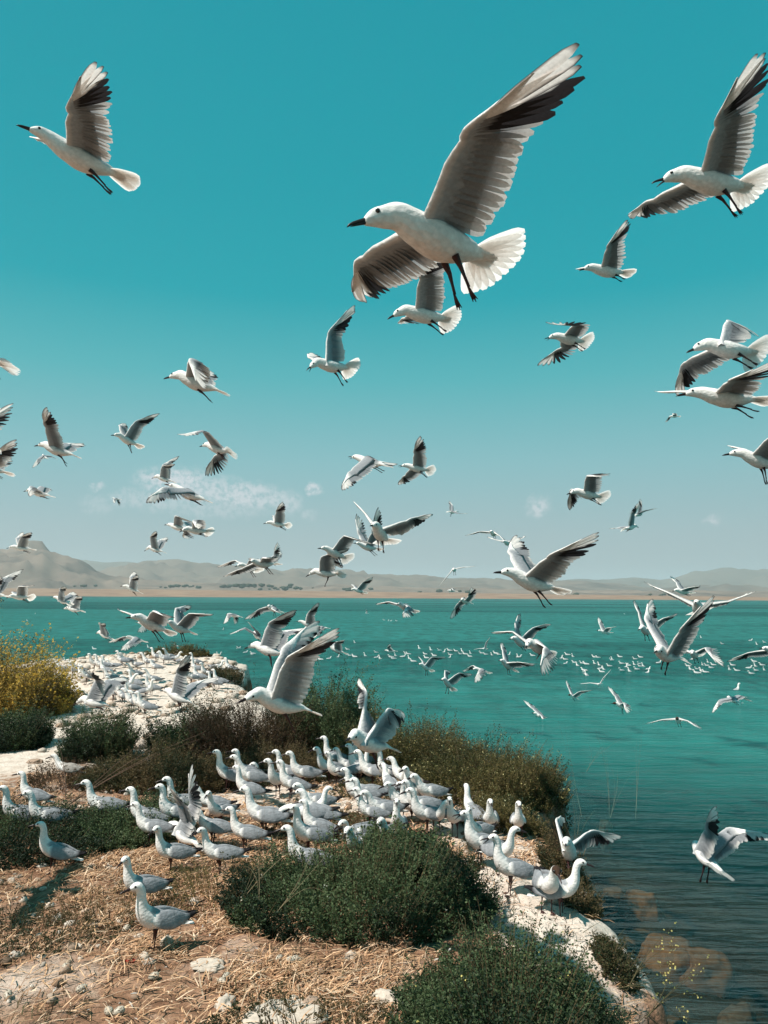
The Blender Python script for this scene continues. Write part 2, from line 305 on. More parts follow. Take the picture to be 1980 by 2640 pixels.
# ---- head + trunk, flying: x, zc, half width, half height
BODY=[(.188,.029,.0045,.0045),(.186,.0288,.0080,.0082),(.179,.0308,.0118,.0120),(.169,.0330,.0155,.0165),(.157,.0338,.0188,.0205),(.145,.0326,.0210,.0233),(.131,.0288,.0230,.0264),(.117,.0237,.0260,.0305),(.103,.0190,.0290,.0338),(.088,.0145,.0330,.0372),(.070,.0105,.0375,.0412),(.050,.008,.0405,.0430),(.025,.004,.0450,.0462),(0,.002,.0465,.0470),(-.028,.002,.0445,.0445),(-.055,.004,.0395,.0385),(-.080,.007,.0330,.0310),(-.103,.010,.0255,.0225),(-.123,.012,.0185,.0145),(-.140,.013,.0120,.0080),(-.152,.013,.006,.003)]
def interp_rows(rows,n):
    rows=np.array(rows); t=np.linspace(0,len(rows)-1,n); i=np.clip(t.astype(int),0,len(rows)-2); f=(t-i)[:,None]
    # catmull
    p0=rows[np.clip(i-1,0,None)]; p1=rows[i]; p2=rows[i+1]; p3=rows[np.clip(i+2,None,len(rows)-1)]
    return .5*((2*p1)+(-p0+p2)*f+(2*p0-5*p1+4*p2-p3)*f**2+(-p0+3*p1-3*p2+p3)*f**3)
def body_color(P,hood=False):
    x,y,z=P.T; c=np.tile(WHITE,(len(P),1))
    mant=sm(.07,.045,x)*sm(-.105,-.08,x)*sm(.018,.034,z+.010*(x<0))
    c=c+(GREY-c)*mant[:,None]
    pk=sm(.09,.02,x)*sm(.0,-.025,z); c=c+(PINK-c)*(pk*.6)[:,None]
    if hood:
        h=sm(.122,.132,x); c=c+(HOOD-c)*h[:,None]
    # faint lores and ear smudge
    s=np.exp(-((x-.137)**2+(z-.033)**2)/(.006**2))*.12; c=c*(1-s[:,None])
    return c
def head_xf(P,hp,hy):
    w=sm(.085,.145,P[:,0]); out=P.copy()
    for i in range(len(P)):
        if w[i]>0: out[i]=PIV+RZ(hy*w[i])@RY(-hp*w[i])@(P[i]-PIV)
    return out
def body_mesh(hi,hp,hy,hood):
    n=44 if hi else 26; k=28 if hi else 14
    rows=interp_rows(BODY,n); an=np.linspace(0,2*math.pi,k,endpoint=False)
    rings=[]
    for x,zc,ry,rz in rows:
        sl=1-.085*float(sm(.15,.06,x)); ry*=sl; rz*=sl
        sy=np.cos(an); sz=np.sin(an)
        rings.append(np.stack([np.full(k,x),ry*sy,zc+rz*sz*(1-.08*(sz>0))],-1))
    V,Fl=loft(rings); c=body_color(V,hood); V=head_xf(V,hp,hy)
    return mesh_np('gull_body',V,Fl,M_BODY,c)
def cone_loft(pts,rad,k=8,sq=1.0):
    pts=np.array(pts); rings=[]; an=np.linspace(0,2*math.pi,k,endpoint=False)
    for i,p in enumerate(pts):
        t=nrm(pts[min(i+1,len(pts)-1)]-pts[max(i-1,0)]); s=np.cross(t,[0,0,1.]); 
        if np.linalg.norm(s)<.2: s=np.cross(t,[0,1.,0])
        s=nrm(s); u=np.cross(s,t); r=rad[i]
        rings.append(p+np.outer(np.cos(an)*r,s)+np.outer(np.sin(an)*r*sq,u))
    return loft(rings)
def add_bill(parent,xf,op,mat=M_BILL,o=(.180,0,.029),big=1):
    """slender bill; xf maps flying-body coordinates to parent's"""
    o=np.array(o)
    up=[(-.006,0,.0015),(.004,0,.002),(.018,0,.0018),(.034,0,.0005),(.046,0,-.0025),(.0525,0,-.0062)]
    lo=[(-.006,0,-.0028),(.004,0,-.003),(.018,0,-.0036),(.032,0,-.0044),(.044,0,-.0060)]
    V,Fl=cone_loft([o+np.array(p) for p in up],[.0078,.0066,.0052,.0042,.0032,.0005],8,.85)
    a=D(17) if op else 0
    V2,F2=cone_loft([o+RY(a)@np.array(p) for p in lo],[.0062,.0052,.0040,.0030,.0008],8,.7)
    if op: V=(V-o)@RY(-D(5)).T+o
    u=link('bill',mesh_np('bill_upper',xf(V),Fl,mat,BILLC),parent)
    link('lower_bill',mesh_np('bill_lower',xf(V2),F2,mat,BILLC),u)
def ico(r,c,k=8):
    an=np.linspace(0,2*math.pi,k,endpoint=False); ph=np.linspace(-math.pi/2+.15,math.pi/2-.15,6)
    return loft([np.array(c)+np.stack([r*math.cos(p)*np.cos(an),np.full(k,r*math.sin(p)),r*math.cos(p)*np.sin(an)],-1) for p in ph],flip=True)
def add_eyes(parent,xf,r=.0038):
    for s in (-1,1):
        V,Fl=ico(r,(.1585,s*.0172,.0385)); link('eye',mesh_np('gull_eye',xf(V),Fl,M_EYE,np.array([.006,.005,.005])),parent)
# ---- feathers
PLEN=[.130,.134,.140,.148,.157,.168,.181,.194,.203,.208]            # P1..P10
PW=[.93,.84,.74,.63,.52,.41,.31,.21,.12,.04]                          # 1 = direction of innermost
def slerp(a,b,t):
    a=nrm(a); b=nrm(b); d=float(np.clip(a@b,-1,1)); th=math.acos(d)
    if th<1e-3: return a
    return (math.sin((1-t)*th)*a+math.sin(t*th)*b)/math.sin(th)
def feather_blade(root,di,up,ln,wd,tilt,nl=6,curve=0.0,fcol=None,tip=1.0,sweep=0.0):
    """outer vane at -side.. returns V,F(array),ctop,cbot ; up is the upper side"""
    di=nrm(di); side=nrm(np.cross(di,up)); up=np.cross(side,di)
    prof=[.35,.72,.95,1.0,.98,.82,.30] if nl==6 else list(np.interp(np.linspace(0,1,nl+1),[0,.15,.35,.55,.8,.92,1],[.35,.72,.98,1.0,.95,.78,.30]))
    cols=[-1,0,1] if nl<=6 else [-1,-.5,0,.55,1]
    V=[];T=[];C=[]
    for i in range(nl+1):
        t=i/nl; p=root+di*ln*t+up*(-curve*t*t)-side*sweep*t*t
        w_=wd*prof[i]*.5
        for s in cols:
            z=w_*(-.16*abs(s))+s*w_*math.sin(tilt)
            V.append(p+side*s*w_*math.cos(tilt)*(.75 if s<0 else 1.1)+up*z); 
            a,b=fcol(t,s); T.append(a); C.append(b)
    return np.array(V),grid_faces(nl+1,len(cols)),np.array(T),np.array(C)
def pcol(i):   # primaries i=1..10: colours along t (0 root 1 tip), s (-1 one vane, 1 other vane)
    def f(t,s):
        if i>=8:
            blk=t>(.955,.93,.90)[10-i] or (s>0.6 and i==10) or (s<-.6 and i<10 and t>.35)
            top=BLACK if (t>.93 or (s>.6 and i==10)) else WHITE
            bot=BLACK if blk else WHITE*1.05
        elif i>=4:
            wedge=(s>.2 and i>=6 and t<.8)
            bot=WHITE if (wedge and i==7) else (BLACK*1.15 if t>.16 else GREY*.8)
            top=BLACK if t>(.93-.06*(8-i)) else (WHITE*.95 if i>=6 else GREY*1.1)
        else:
            k=float(sm(.5,.97,t)); top=GREY*1.05 if t<.93 else WHITE*.8
            bot=GREY*(.55+.1*(4-i))*(1-k)+WHITE*(.55+.1*(3-i))*k
        return top,bot
    return f
def scol(t,s):
    k=float(sm(.45,.95,t)); return (GREY*1.02 if t<.9 else WHITE*.85),GREY*.95*(1-k)+WHITE*.82*k
def wing_geo(w,hi):
    """left wing in body coordinates: returns coverts (V,F,ctop,cbot) and list of feathers"""
    e,f,t,eh,fh,th=w
    R0=RX(e); A=RX(e)@RZ(-f)@RY(-t); H=A@RX(eh)@RZ(-fh)@RY(-th)
    S=SH; W=S+A@np.array([0,LA,0])
    hb=.105; E=W+H@np.array([0,hb,0])
    s1=A@np.array([-math.sin(1.42),math.cos(1.42),0]); p10=H@np.array([-.02,1,0])
    root_dir=R0@np.array([-.985,.17,0])
    up0=R0[:,2]; upA=A[:,2]; upH=H[:,2]
    feathers=[]; nl=10 if hi else 6
    ns=14 if hi else 9
    back=.020
    for j in range(ns):            # secondaries: j=0 innermost
        u=(j+.35)/ns; base=S+(W-S)*u
        di=slerp(root_dir,s1,sm(0,1,u)); up=nrm(up0*(1-u)+upA*u)
        ln=.126+.014*math.sin(u*math.pi)-.012*u; base=base+di*.018-up*.001
        feathers.append(('s',base,di,up,ln,.034 if hi else .040,0.07,scol,.010))
    for i in range(1,11):          # primaries
        wgt=PW[i-1]; di=slerp(p10,s1,wgt); fr=(i-.5)/10
        base=W+(E-W)*fr+di*.010; up=nrm(upH*(1-wgt*.6)+upA*wgt*.6)
        feathers.append(('p',base,di,up,PLEN[i-1],.0345-.0007*i if hi else .035,.08,pcol(i),.012))
    out=[]; jr=random.Random(int(abs(e*1e3+f*7e3+eh*3e3)))
    nF=len(feathers)
    for q,(kd,base,di,up,ln,wd,tl,fc,cv) in enumerate(feathers):
        base=base+up*(.0011*(nF-q)*.35-.003)
        di=nrm(di+np.array([jr.gauss(0,.018) for _ in range(3)])); ln*=jr.gauss(1,.022); wd*=jr.gauss(1.0,.07)
        out.append(feather_blade(base,di,up,ln,wd,tl+jr.gauss(0,.05),nl,cv if kd=='s' else -.014*(q-ns)/10,fc,1.0,.012 if kd=='p' else .006))
    # coverts: closed airfoil loft from inside the body to the hand tip and along P10
    st=[]
    for u in (-.22,-.05,.1,.25,.4,.55,.7,.85,.97):
        di=slerp(root_dir,s1,sm(0,1,max(u,0))); up=nrm(up0*(1-max(u,0))+upA*max(u,0))
        fwd=.030*math.sin(math.pi*min(max(u,0),1))*-.25   # patagium slightly concave
        le=S+(W-S)*u-di*(.010-.016*float(sm(.72,1.0,u))-.004*math.sin(math.pi*min(max(u,0),1)))
        ch=np.interp(u,[-.22,0,.3,.7,1],[.12,.118,.108,.096,.086]); th_=np.interp(u,[-.22,0,.5,1],[.026,.022,.015,.011])
        st.append((le,di,up,ch,th_,.020*(1-max(u,0))))
    for v,ch,tt in ((.08,.082,.011),(.3,.072,.010),(.55,.060,.0085),(.8,.048,.007),(1.0,.036,.006),(1.35,.022,.0045),(1.8,.014,.003),(2.2,.007,.0018)):
        i=min(v,1.0); wgt=np.interp(i,[0,1],[.9,.05]); di=slerp(p10,s1,wgt if v<=1 else .06); up=nrm(upH*.8+upA*.2 if v<.3 else upH)
        bdir=nrm(np.cross(up,H[:,1])); bdir=-H[:,0]
        dd=slerp(bdir,di,.45) if v<=1 else nrm(bdir*.8+p10*.6)
        le=W+H@np.array([0,hb*v,0]) + H[:,0]*(.007*(1 if v<1.2 else .9)-.006*(v<.2)+.003*math.sin(min(v,1)*math.pi))
        st.append((le,dd,up,ch,tt,.004))
    k=[(0,0),(.06,.55),(.22,.9),(.45,.75),(.75,.35),(1,.04),(.75,-.12),(.45,-.22),(.22,-.42),(.06,-.45)]
    rings=[]; meta=[]
    ns_=len(st)
    for si,(le,di,up,ch,tt,cam_) in enumerate(st):
        dip=nrm(di); r=[]
        for a,b in k:
            r.append(le+dip*ch*a+up*(tt*b+cam_*math.sin(a*2.2)*.6-cam_*.2)); meta.append((si/ns_,a,b))
        rings.append(np.array(r))
    V,Fl=loft(rings)
    meta=np.array(meta); 
    ct=np.tile(GREY,(len(V),1)); le_w=(1-sm(.02,.10,meta[:,1]))
    ct=ct+(WHITE-ct)*np.maximum(le_w,sm(.60,.72,meta[:,0]))[:,None]
    cb=np.tile(GREY*1.25,(len(V),1)); cb=cb*(1-.25*sm(.1,.5,meta[:,1])[:,None]); cb=cb+(WHITE-cb)*np.maximum(le_w*.9,sm(.66,.76,meta[:,0])*.9)[:,None]
    under=meta[:,2]<0
    col=np.where(under[:,None],cb,ct)
    return (V,Fl,col),out
def merge(parts):
    V=[];Fa=[];T=[];C=[];n=0
    for v,f,a,b in parts: V.append(v);Fa.append(f+n);T.append(a);C.append(b);n+=len(v)
    return np.concatenate(V),np.concatenate(Fa),np.concatenate(T),np.concatenate(C)
def add_wing(parent,w,side,hi,sep):
    (V,Fl,col),fe=wing_geo(w,hi)
    mir=np.array([1,side,1])
    if side<0: Fl=[f[::-1] for f in Fl]
    wo=link('wing',mesh_np('wing_coverts',V*mir,Fl,M_BODY,col),parent)
    fe=[(v*mir,(f if side>0 else f[:,::-1]),a,b) for v,f,a,b in fe]
    if sep:
        for v,f,a,b in fe: link('flight_feather',mesh_np('flight_feather',v,f,M_FEATHER,a,b),wo)
    else:
        v,f,a,b=merge(fe); link('flight_feathers',mesh_np('flight_feathers',v,f,M_FEATHER,a,b),wo,kind='stuff')
def add_tail(parent,spread,hi,sep,roll=0.0):
    fe=[]; n=12
    fc=lambda t,s:(WHITE*1.14,WHITE*1.14)
    for i in range(n):
        q=(i-(n-1)/2)/((n-1)/2); a=q*spread; di=np.array([-math.cos(a),math.sin(a),0]); 
        root=np.array([-.098,.010*q,.012-.0036*abs(q)]); up=nrm(np.array([0,-.10*q,1])); di=RX(roll)@di; up=RX(roll)@up
        ln=(.126-.006*abs(q))*(1+.02*math.sin(i*12.9)); di=nrm(di+np.array([0,.03*math.sin(i*7.3),.02*math.cos(i*5.1)]))
        v,f,a_,b_=feather_blade(root+di*.0,di,up,ln,.036 if spread>.3 else .024,.05*(1 if q>0 else -1),9 if hi else 5,.004,fc)
        fe.append((v,f,a_,b_))
    if sep:
        ro=bpy.data.objects.new('tail',mesh_np('tail_coverts',*loft([np.array([x,0,.012])+np.stack([np.zeros(10),ry*np.cos(np.linspace(0,2*math.pi,10,endpoint=False)),rz*np.sin(np.linspace(0,2*math.pi,10,endpoint=False))],-1) for x,ry,rz in ((-.10,.024,.016),(-.125,.022,.010),(-.15,.022,.0055),(-.168,.016,.002))]),M_BODY,WHITE)); COL.objects.link(ro); ro.parent=parent
        for v,f,a,b in fe: link('tail_feather',mesh_np('tail_feather',v,f,M_TAIL,a,b),ro)
    else:
        v,f,a,b=merge(fe); link('tail',mesh_np('tail_fan',v,f,M_TAIL,a,b),parent,kind='stuff')
def foot_geo(sc=1.0,flat=True,spread=.42):
    """webbed foot, ankle at origin, toes along +x"""
    V=[];Fl=[];n=0
    tips=[]
    for a in (-spread,0,spread):
        L=.036*(1.0 if a==0 else .92); p=[np.array([0,0,.002]),np.array([L*.5*math.cos(a),L*.5*math.sin(a),.0025]),np.array([L*math.cos(a),L*math.sin(a),.001])]
        v,f=cone_loft(p,[.0026,.0021,.0010],5); V.append(v);Fl+=[tuple(i+n for i in q) for q in f];n+=len(v); tips.append(p[2]*.93)
    for i in (0,1):   # webs
        a,b=tips[i],tips[i+1]; o=np.array([0,0,.0022]); m=(a+b)/2*.86
        w=np.array([o,a,m,b, o-[0,0,.001],a-[0,0,.001],m-[0,0,.001],b-[0,0,.001]])
        V.append(w);Fl+=[(n,n+1,n+2,n+3),(n+7,n+6,n+5,n+4),(n,n+4,n+5,n+1),(n+1,n+5,n+6,n+2),(n+2,n+6,n+7,n+3),(n+3,n+7,n+4,n)];n+=8
    v,f=cone_loft([np.array([0,0,.003]),np.array([-.010,0,.001])],[.002,.0008],5); V.append(v);Fl+=[tuple(i+n for i in q) for q in f]
    return np.concatenate(V)*sc,Fl
FOOTV,FOOTF=foot_geo(1.0,spread=.22)
def add_fly_legs(parent,la,tuck,seed):
    rng=random.Random(seed)
    if tuck: la=D(80)
    for s in (-1,1):
        a=la+D(rng.uniform(-7,7)); R=RY(a); q=RX(s*.06)
        hip=HIP*np.array([1,s,1])
        if tuck: hip=hip+np.array([-.02,0,.006])
        kn=hip+R@np.array([0,0,-.028]); L=.075 if not tuck else .05
        an_=kn+(q@(RY(a-D(rng.uniform(4,14)))@np.array([0,0,-L+.028-.0])))
        V,Fl=cone_loft([hip,kn,(kn+an_)/2,an_],[.0090,.0052,.0034,.0034],8)
        lo=link('leg',mesh_np('leg_fly',V,Fl,M_LEG,LEGC),parent)
        if tuck: B_=RY(a-math.pi/2+.2)
        else: B_=RY(a+D(-78+rng.uniform(-10,18)))@RY(math.pi)@RY(math.pi)
        d=nrm(an_-kn); x=nrm(d+np.array([-.15,0,0])); y=np.array([0,1.,0]); z=nrm(np.cross(x,y)); y=np.cross(z,x)
        Vf=FOOTV@np.stack([x,y,z]).reshape(3,3)+an_
        link('foot',mesh_np('foot_fly',Vf,FOOTF,M_LEG,LEGC),lo)
def make_flyer(idx,p,label,opts,view_hi):
    d=math.exp(p[0]); C=at_d(990+p[1]*100,1320+p[2]*100,d)
    R=RZ(p[3])@RY(-p[4])@RX(p[5])
    root=link('gull',None); root['label']=label; root['category']='gull'
    root.matrix_world=Matrix([[*R[i],C[i]] for i in range(3)]+[[0,0,0,1]])
    hi=d<5.2; sep='F' in opts
    hp,hy=p[6],p[7]; xf=lambda P:head_xf(np.asarray(P),hp,hy)
    if d<25:
        link('body',body_mesh(hi,hp,hy,'K' in opts),root)
        def xfr(P):  # rigid: full head rotation
            return PIV+(np.asarray(P)-PIV)@(RZ(hy)@RY(-hp)).T
        add_bill(root,xfr,'O' in opts)
        if d<14: add_eyes(root,xfr,.0056)
    else: link('body',body_mesh(False,hp,hy,'K' in opts),root)
    add_wing(root,p[9:15],1,hi,sep); add_wing(root,p[15:21],-1,hi,sep)
    add_tail(root,.92 if 'S' in opts else (.17 if 'N' in opts else .42),hi,sep,(.36 if math.cos(p[3])<0 else -.36)*(1 if 'S' in opts else .4))
    if 'k' not in opts: add_fly_legs(root,p[8],'p' in opts,idx)
    return root
# ---- standing gulls
def spine_loft(pts,k=18):
    """pts rows: x,z,half width,half normal"""
    rows=interp_rows(pts,34); an=np.linspace(0,2*math.pi,k,endpoint=False); rings=[]; cen=[]
    for i,(x,z,ry,rn) in enumerate(rows):
        ry*=.93; rn*=.93
        a=rows[max(i-1,0)]; b=rows[min(i+1,len(rows)-1)]; t=np.array([b[0]-a[0],0,b[1]-a[1]]); t=nrm(t); nn=np.array([-t[2],0,t[0]])
        c=np.array([x,0,z]); cen.append(c)
        rings.append(c+np.outer(np.cos(an)*ry,[0,1,0])+np.outer(np.sin(an)*rn,nn))
    return rings,np.array(cen),rows
NECKS={ # body rows tail->bill base:  x, z, half width, half normal
'up':[(-.165,.092,.004,.003),(-.140,.100,.013,.008),(-.108,.110,.025,.019),(-.072,.122,.036,.031),(-.032,.132,.045,.042),(.008,.143,.050,.049),(.040,.160,.049,.049),(.062,.182,.042,.042),(.074,.206,.034,.034),(.080,.230,.0285,.0275),(.082,.254,.0255,.0240),(.085,.277,.0240,.0225),(.092,.297,.0235,.0222),(.103,.309,.0225,.0215),(.117,.311,.0200,.0185),(.129,.308,.0150,.0140),(.138,.3045,.0095,.0088),(.142,.303,.0045,.0045)],
'mid':[(-.165,.092,.004,.003),(-.140,.100,.013,.008),(-.108,.110,.025,.019),(-.072,.122,.036,.031),(-.032,.132,.045,.042),(.008,.142,.050,.049),(.044,.157,.048,.048),(.070,.176,.040,.040),(.084,.196,.033,.033),(.091,.214,.0285,.0275),(.096,.231,.0255,.0240),(.103,.247,.0240,.0225),(.113,.260,.0235,.0222),(.126,.268,.0225,.0210),(.141,.268,.0198,.0180),(.153,.263,.0145,.0135),(.162,.2585,.0090,.0085),(.166,.257,.0045,.0045)],
'down':[(-.180,.128,.004,.003),(-.150,.132,.013,.008),(-.115,.136,.026,.020),(-.075,.139,.038,.034),(-.030,.140,.047,.045),(.015,.143,.051,.050),(.055,.150,.044,.044),(.088,.158,.034,.032),(.108,.162,.027,.024),(.124,.160,.0225,.0205),(.138,.154,.0205,.0192),(.150,.145,.0205,.0192),(.159,.133,.0198,.0187),(.165,.119,.0175,.0160),(.168,.106,.0130,.0120),(.170,.097,.0085,.0080),(.171,.093,.004,.004)],
'low':[(-.180,.060,.004,.003),(-.150,.064,.013,.008),(-.115,.067,.028,.020),(-.075,.068,.042,.034),(-.030,.066,.051,.045),(.015,.068,.054,.050),(.055,.078,.047,.045),(.080,.094,.036,.034),(.090,.112,.028,.025),(.094,.130,.0235,.021),(.097,.146,.0210,.0192),(.104,.158,.0205,.0190),(.115,.165,.0205,.0190),(.128,.167,.0195,.0180),(.141,.163,.0170,.0155),(.151,.159,.0125,.0115),(.158,.156,.0085,.0080),(.161,.154,.004,.004)]}
NECKS['bent']=[(x+(0.03*sm(.20,.31,z) if i>7 else 0),z-(.012*sm(.25,.31,z) if i>7 else 0),a,b) for i,(x,z,a,b) in enumerate(NECKS['up'])]
NECKS['sit']=[(x,z-.095 if True else z,a,b) for (x,z,a,b) in NECKS['up']]
STAND={}
def stand_parts(pose,hy,op,hood=False,lod=0,young=False):
    """cached list of (name, mesh, kind, parent index)"""
    key=(pose,round(hy,2),op,hood,lod,young)
    if key in STAND: return STAND[key]
    rows=NECKS[pose]; rings,cen,rw=spine_loft(rows,18 if lod==0 else 10)
    base=cen[int(len(cen)*.56)]      # neck base
    zc=base[2]
    def turn(P):   # head yaw progressively up the neck
        P=np.asarray(P); out=P.copy(); piv=np.array([.088,0,0]) if pose!='down' else np.array([.10,0,0])
        for i in range(len(P)):
            w_=sm(.42,.80,PR[i]) if hy else 0
            if w_>0: out[i]=piv+RZ(hy*w_)@(P[i]-piv)
        return out
    V,Fl=loft(rings,flip=True); k=18 if lod==0 else 10
    PR=np.repeat(np.linspace(0,1,len(rings)),k)
    top=np.tile(np.sin(np.linspace(0,2*math.pi,k,endpoint=False)),len(rings))
    c=np.tile(WHITE,(len(V),1))
    grey_c=GREY if not young else np.array([.36,.33,.30])
    m=sm(.12,.2,PR)*sm(.44,.38,PR)*sm(.35,.6,top); c=c+(grey_c-c)*m[:,None]
    pk=sm(.2,.3,PR)*sm(.5,.4,PR)*sm(-.3,-.7,top); c=c+(PINK-c)*(pk*.8)[:,None]
    if hood: h=sm(.72,.76,PR); c=c+(HOOD-c)*h[:,None]
    if young: h=sm(.7,.8,PR)*.3; c=c*(1-h[:,None])
    parts=[('body',mesh_np('stand_body',turn(V),Fl,M_BODY,c),None,-1)]
    # folded wings
    zoff=rows[5][1]-.143; tz=rows[0][1]-.092
    for s in (-1,1):
        rs=[];cc=[]; ka=12 if lod==0 else 7; an=np.linspace(0,2*math.pi,ka,endpoint=False)
        for t,hh,wd in zip(np.linspace(0,1,12),[.010,.026,.035,.040,.041,.038,.033,.026,.018,.011,.007,.002],[.006,.012,.015,.016,.016,.015,.013,.010,.008,.005,.003,.0008]):
            x=.050-.262*t; z=(.160+zoff)-.048*t+.018*sm(.7,1,t)+ (tz-zoff)*sm(.3,1,t); y=s*np.interp(t,[0,.15,.45,.75,1],[.036,.043,.040,.020,.009])
            ce=np.array([x,y,z]); tilt=np.interp(t,[0,.5,1],[.25,.42,.15])
            rs.append(ce+np.stack([np.zeros(ka)-hh*.35*np.sin(an)*0,s*(wd*np.cos(an)-np.sin(an)*hh*tilt),hh*np.sin(an)],-1))
            for a_ in an:
                g=grey_c*(.92+.13*math.sin(t*34+math.sin(a_)*2.0)*(.3<t<.8)) 
                if t>.80: g=BLACK
                elif t>.74: g=WHITE*.8
                if t<.10: g=WHITE
                cc.append(g)
        v,f=loft(rs,flip=(s>0)) 
        parts.append(('folded_wing',mesh_np('folded_wing',v,f,M_BODY,np.array(cc)),None,-1))
    if lod==0:
        for s in (-1,1):
            for q,(dz,ll,dy) in enumerate(((.0,.062,.0),(-.006,.048,.003),(-.011,.034,.005))):
                b0=np.array([-.150,s*(.016+dy),.118+tz+dz]); e0=b0+np.array([-ll,-s*(.016+dy)*1.2,.020+.004*q])
                v,f=cone_loft([b0,(b0+e0)/2+np.array([0,0,.003]),e0],[.0065,.0055,.0008],6,.35); parts.append(('wing_tip',mesh_np('wing_tip',v,f,M_BODY,BLACK),None,-1))
    # tail
    v,f=loft([np.array([x+.022,0,.088+tz+dz])+np.stack([np.zeros(8),ry*np.cos(np.linspace(0,2*math.pi,8,endpoint=False)),.0035*np.sin(np.linspace(0,2*math.pi,8,endpoint=False))],-1) for x,ry,dz in ((-.13,.018,.008),(-.17,.020,.003),(-.205,.022,-.002),(-.212,.018,-.003))])
    parts.append(('tail',mesh_np('stand_tail',v,f,M_BODY,WHITE),None,-1))
    # bill and eyes, placed in the head frame
    e=cen[-1]; hd=rw[-5]; tdir=nrm(np.array([rw[-1][0]-rw[-6][0],0,rw[-1][1]-rw[-6][1]]))
    if pose!='down': tdir=nrm(tdir+np.array([.9,0,0]))
    nn=np.array([-tdir[2],0,tdir[0]])
    piv=np.array([.088,0,0]) if pose!='down' else np.array([.10,0,0])
    def xf(P):
        P=np.asarray(P)-np.array([.182,0,.029]); Q=np.outer(P[:,0],tdir)+np.outer(P[:,1],[0,1,0])+np.outer(P[:,2],nn)+e
        return piv+(Q-piv)@RZ(hy).T
    o=np.array((.180,0,.029))
    up=[(-.006,0,.0015),(.004,0,.002),(.018,0,.0018),(.034,0,.0005),(.046,0,-.0025),(.0525,0,-.0062)]
    lo=[(-.006,0,-.0028),(.004,0,-.003),(.018,0,-.0036),(.032,0,-.0044),(.044,0,-.0060)]
    v,f=cone_loft([o+np.array(p) for p in up],[.0078,.0064,.0050,.0040,.0031,.0005],8,.85)
    if op: v=(v-o)@RY(-D(8)).T+o
    parts.append(('bill',mesh_np('stand_bill',xf(v),f,M_BILL,BILLC),None,-1)); bi=len(parts)-1
    v,f=cone_loft([o+RY(D(20) if op else 0)@np.array(p) for p in lo],[.0060,.0052,.0040,.0030,.0008],8,.7)
    parts.append(('lower_bill',mesh_np('stand_bill_lower',xf(v),f,M_BILL,BILLC),None,bi))
    if lod==0:
        for s in (-1,1):
            v,f=ico(.0060,(.1600,s*.0178,.0375)); parts.append(('eye',mesh_np('stand_eye',xf(v),f,M_EYE,np.array([.006,.005,.005])),None,-1))
    if pose not in('low','sit'):
        bz=.143+zoff
        for s in (-1,1):
            x0=.005+.012*s*.5
            v,f=cone_loft([(x0,s*.022,bz-.036),(x0-.004,s*.022,.078),(x0-.002,s*.023,.055),(x0,s*.024,.030),(x0+.001,s*.024,.004)],[.015,.0060,.0036,.0030,.0034],8)
            parts.append(('leg',mesh_np('stand_leg',v,f,M_LEG,LEGC),None,-1)); li=len(parts)-1
            fv,ff=foot_geo(1.0,spread=.42); fv=fv+np.array([x0+.001,s*.024,0])
            parts.append(('foot',mesh_np('stand_foot',fv,ff,M_LEG,LEGC),None,li))
    STAND[key]=parts; return parts
HEAD_H={'up':.311,'bent':.299,'mid':.268,'down':.135,'low':.163,'sit':.216}
HEAD_X={'up':.105,'bent':.13,'mid':.125,'down':.158,'low':.113,'sit':.105}
def place_stander(loc,psi,scale,label,pose='up',hy=0.0,op=False,hood=False,lod=0,young=False,group=None,name='gull',raised=None):
    root=link(name,None,label=label,category='gull',group=group); root.location=loc; root.rotation_euler=(0,0,psi); root.scale=(scale,)*3
    obs=[]
    for nm,me,kind,par in stand_parts(pose,hy,op,hood,lod,young):
        if raised and nm=='folded_wing': obs.append(None); continue
        o=link(nm,me,root if par<0 else obs[par]); obs.append(o)
    return root

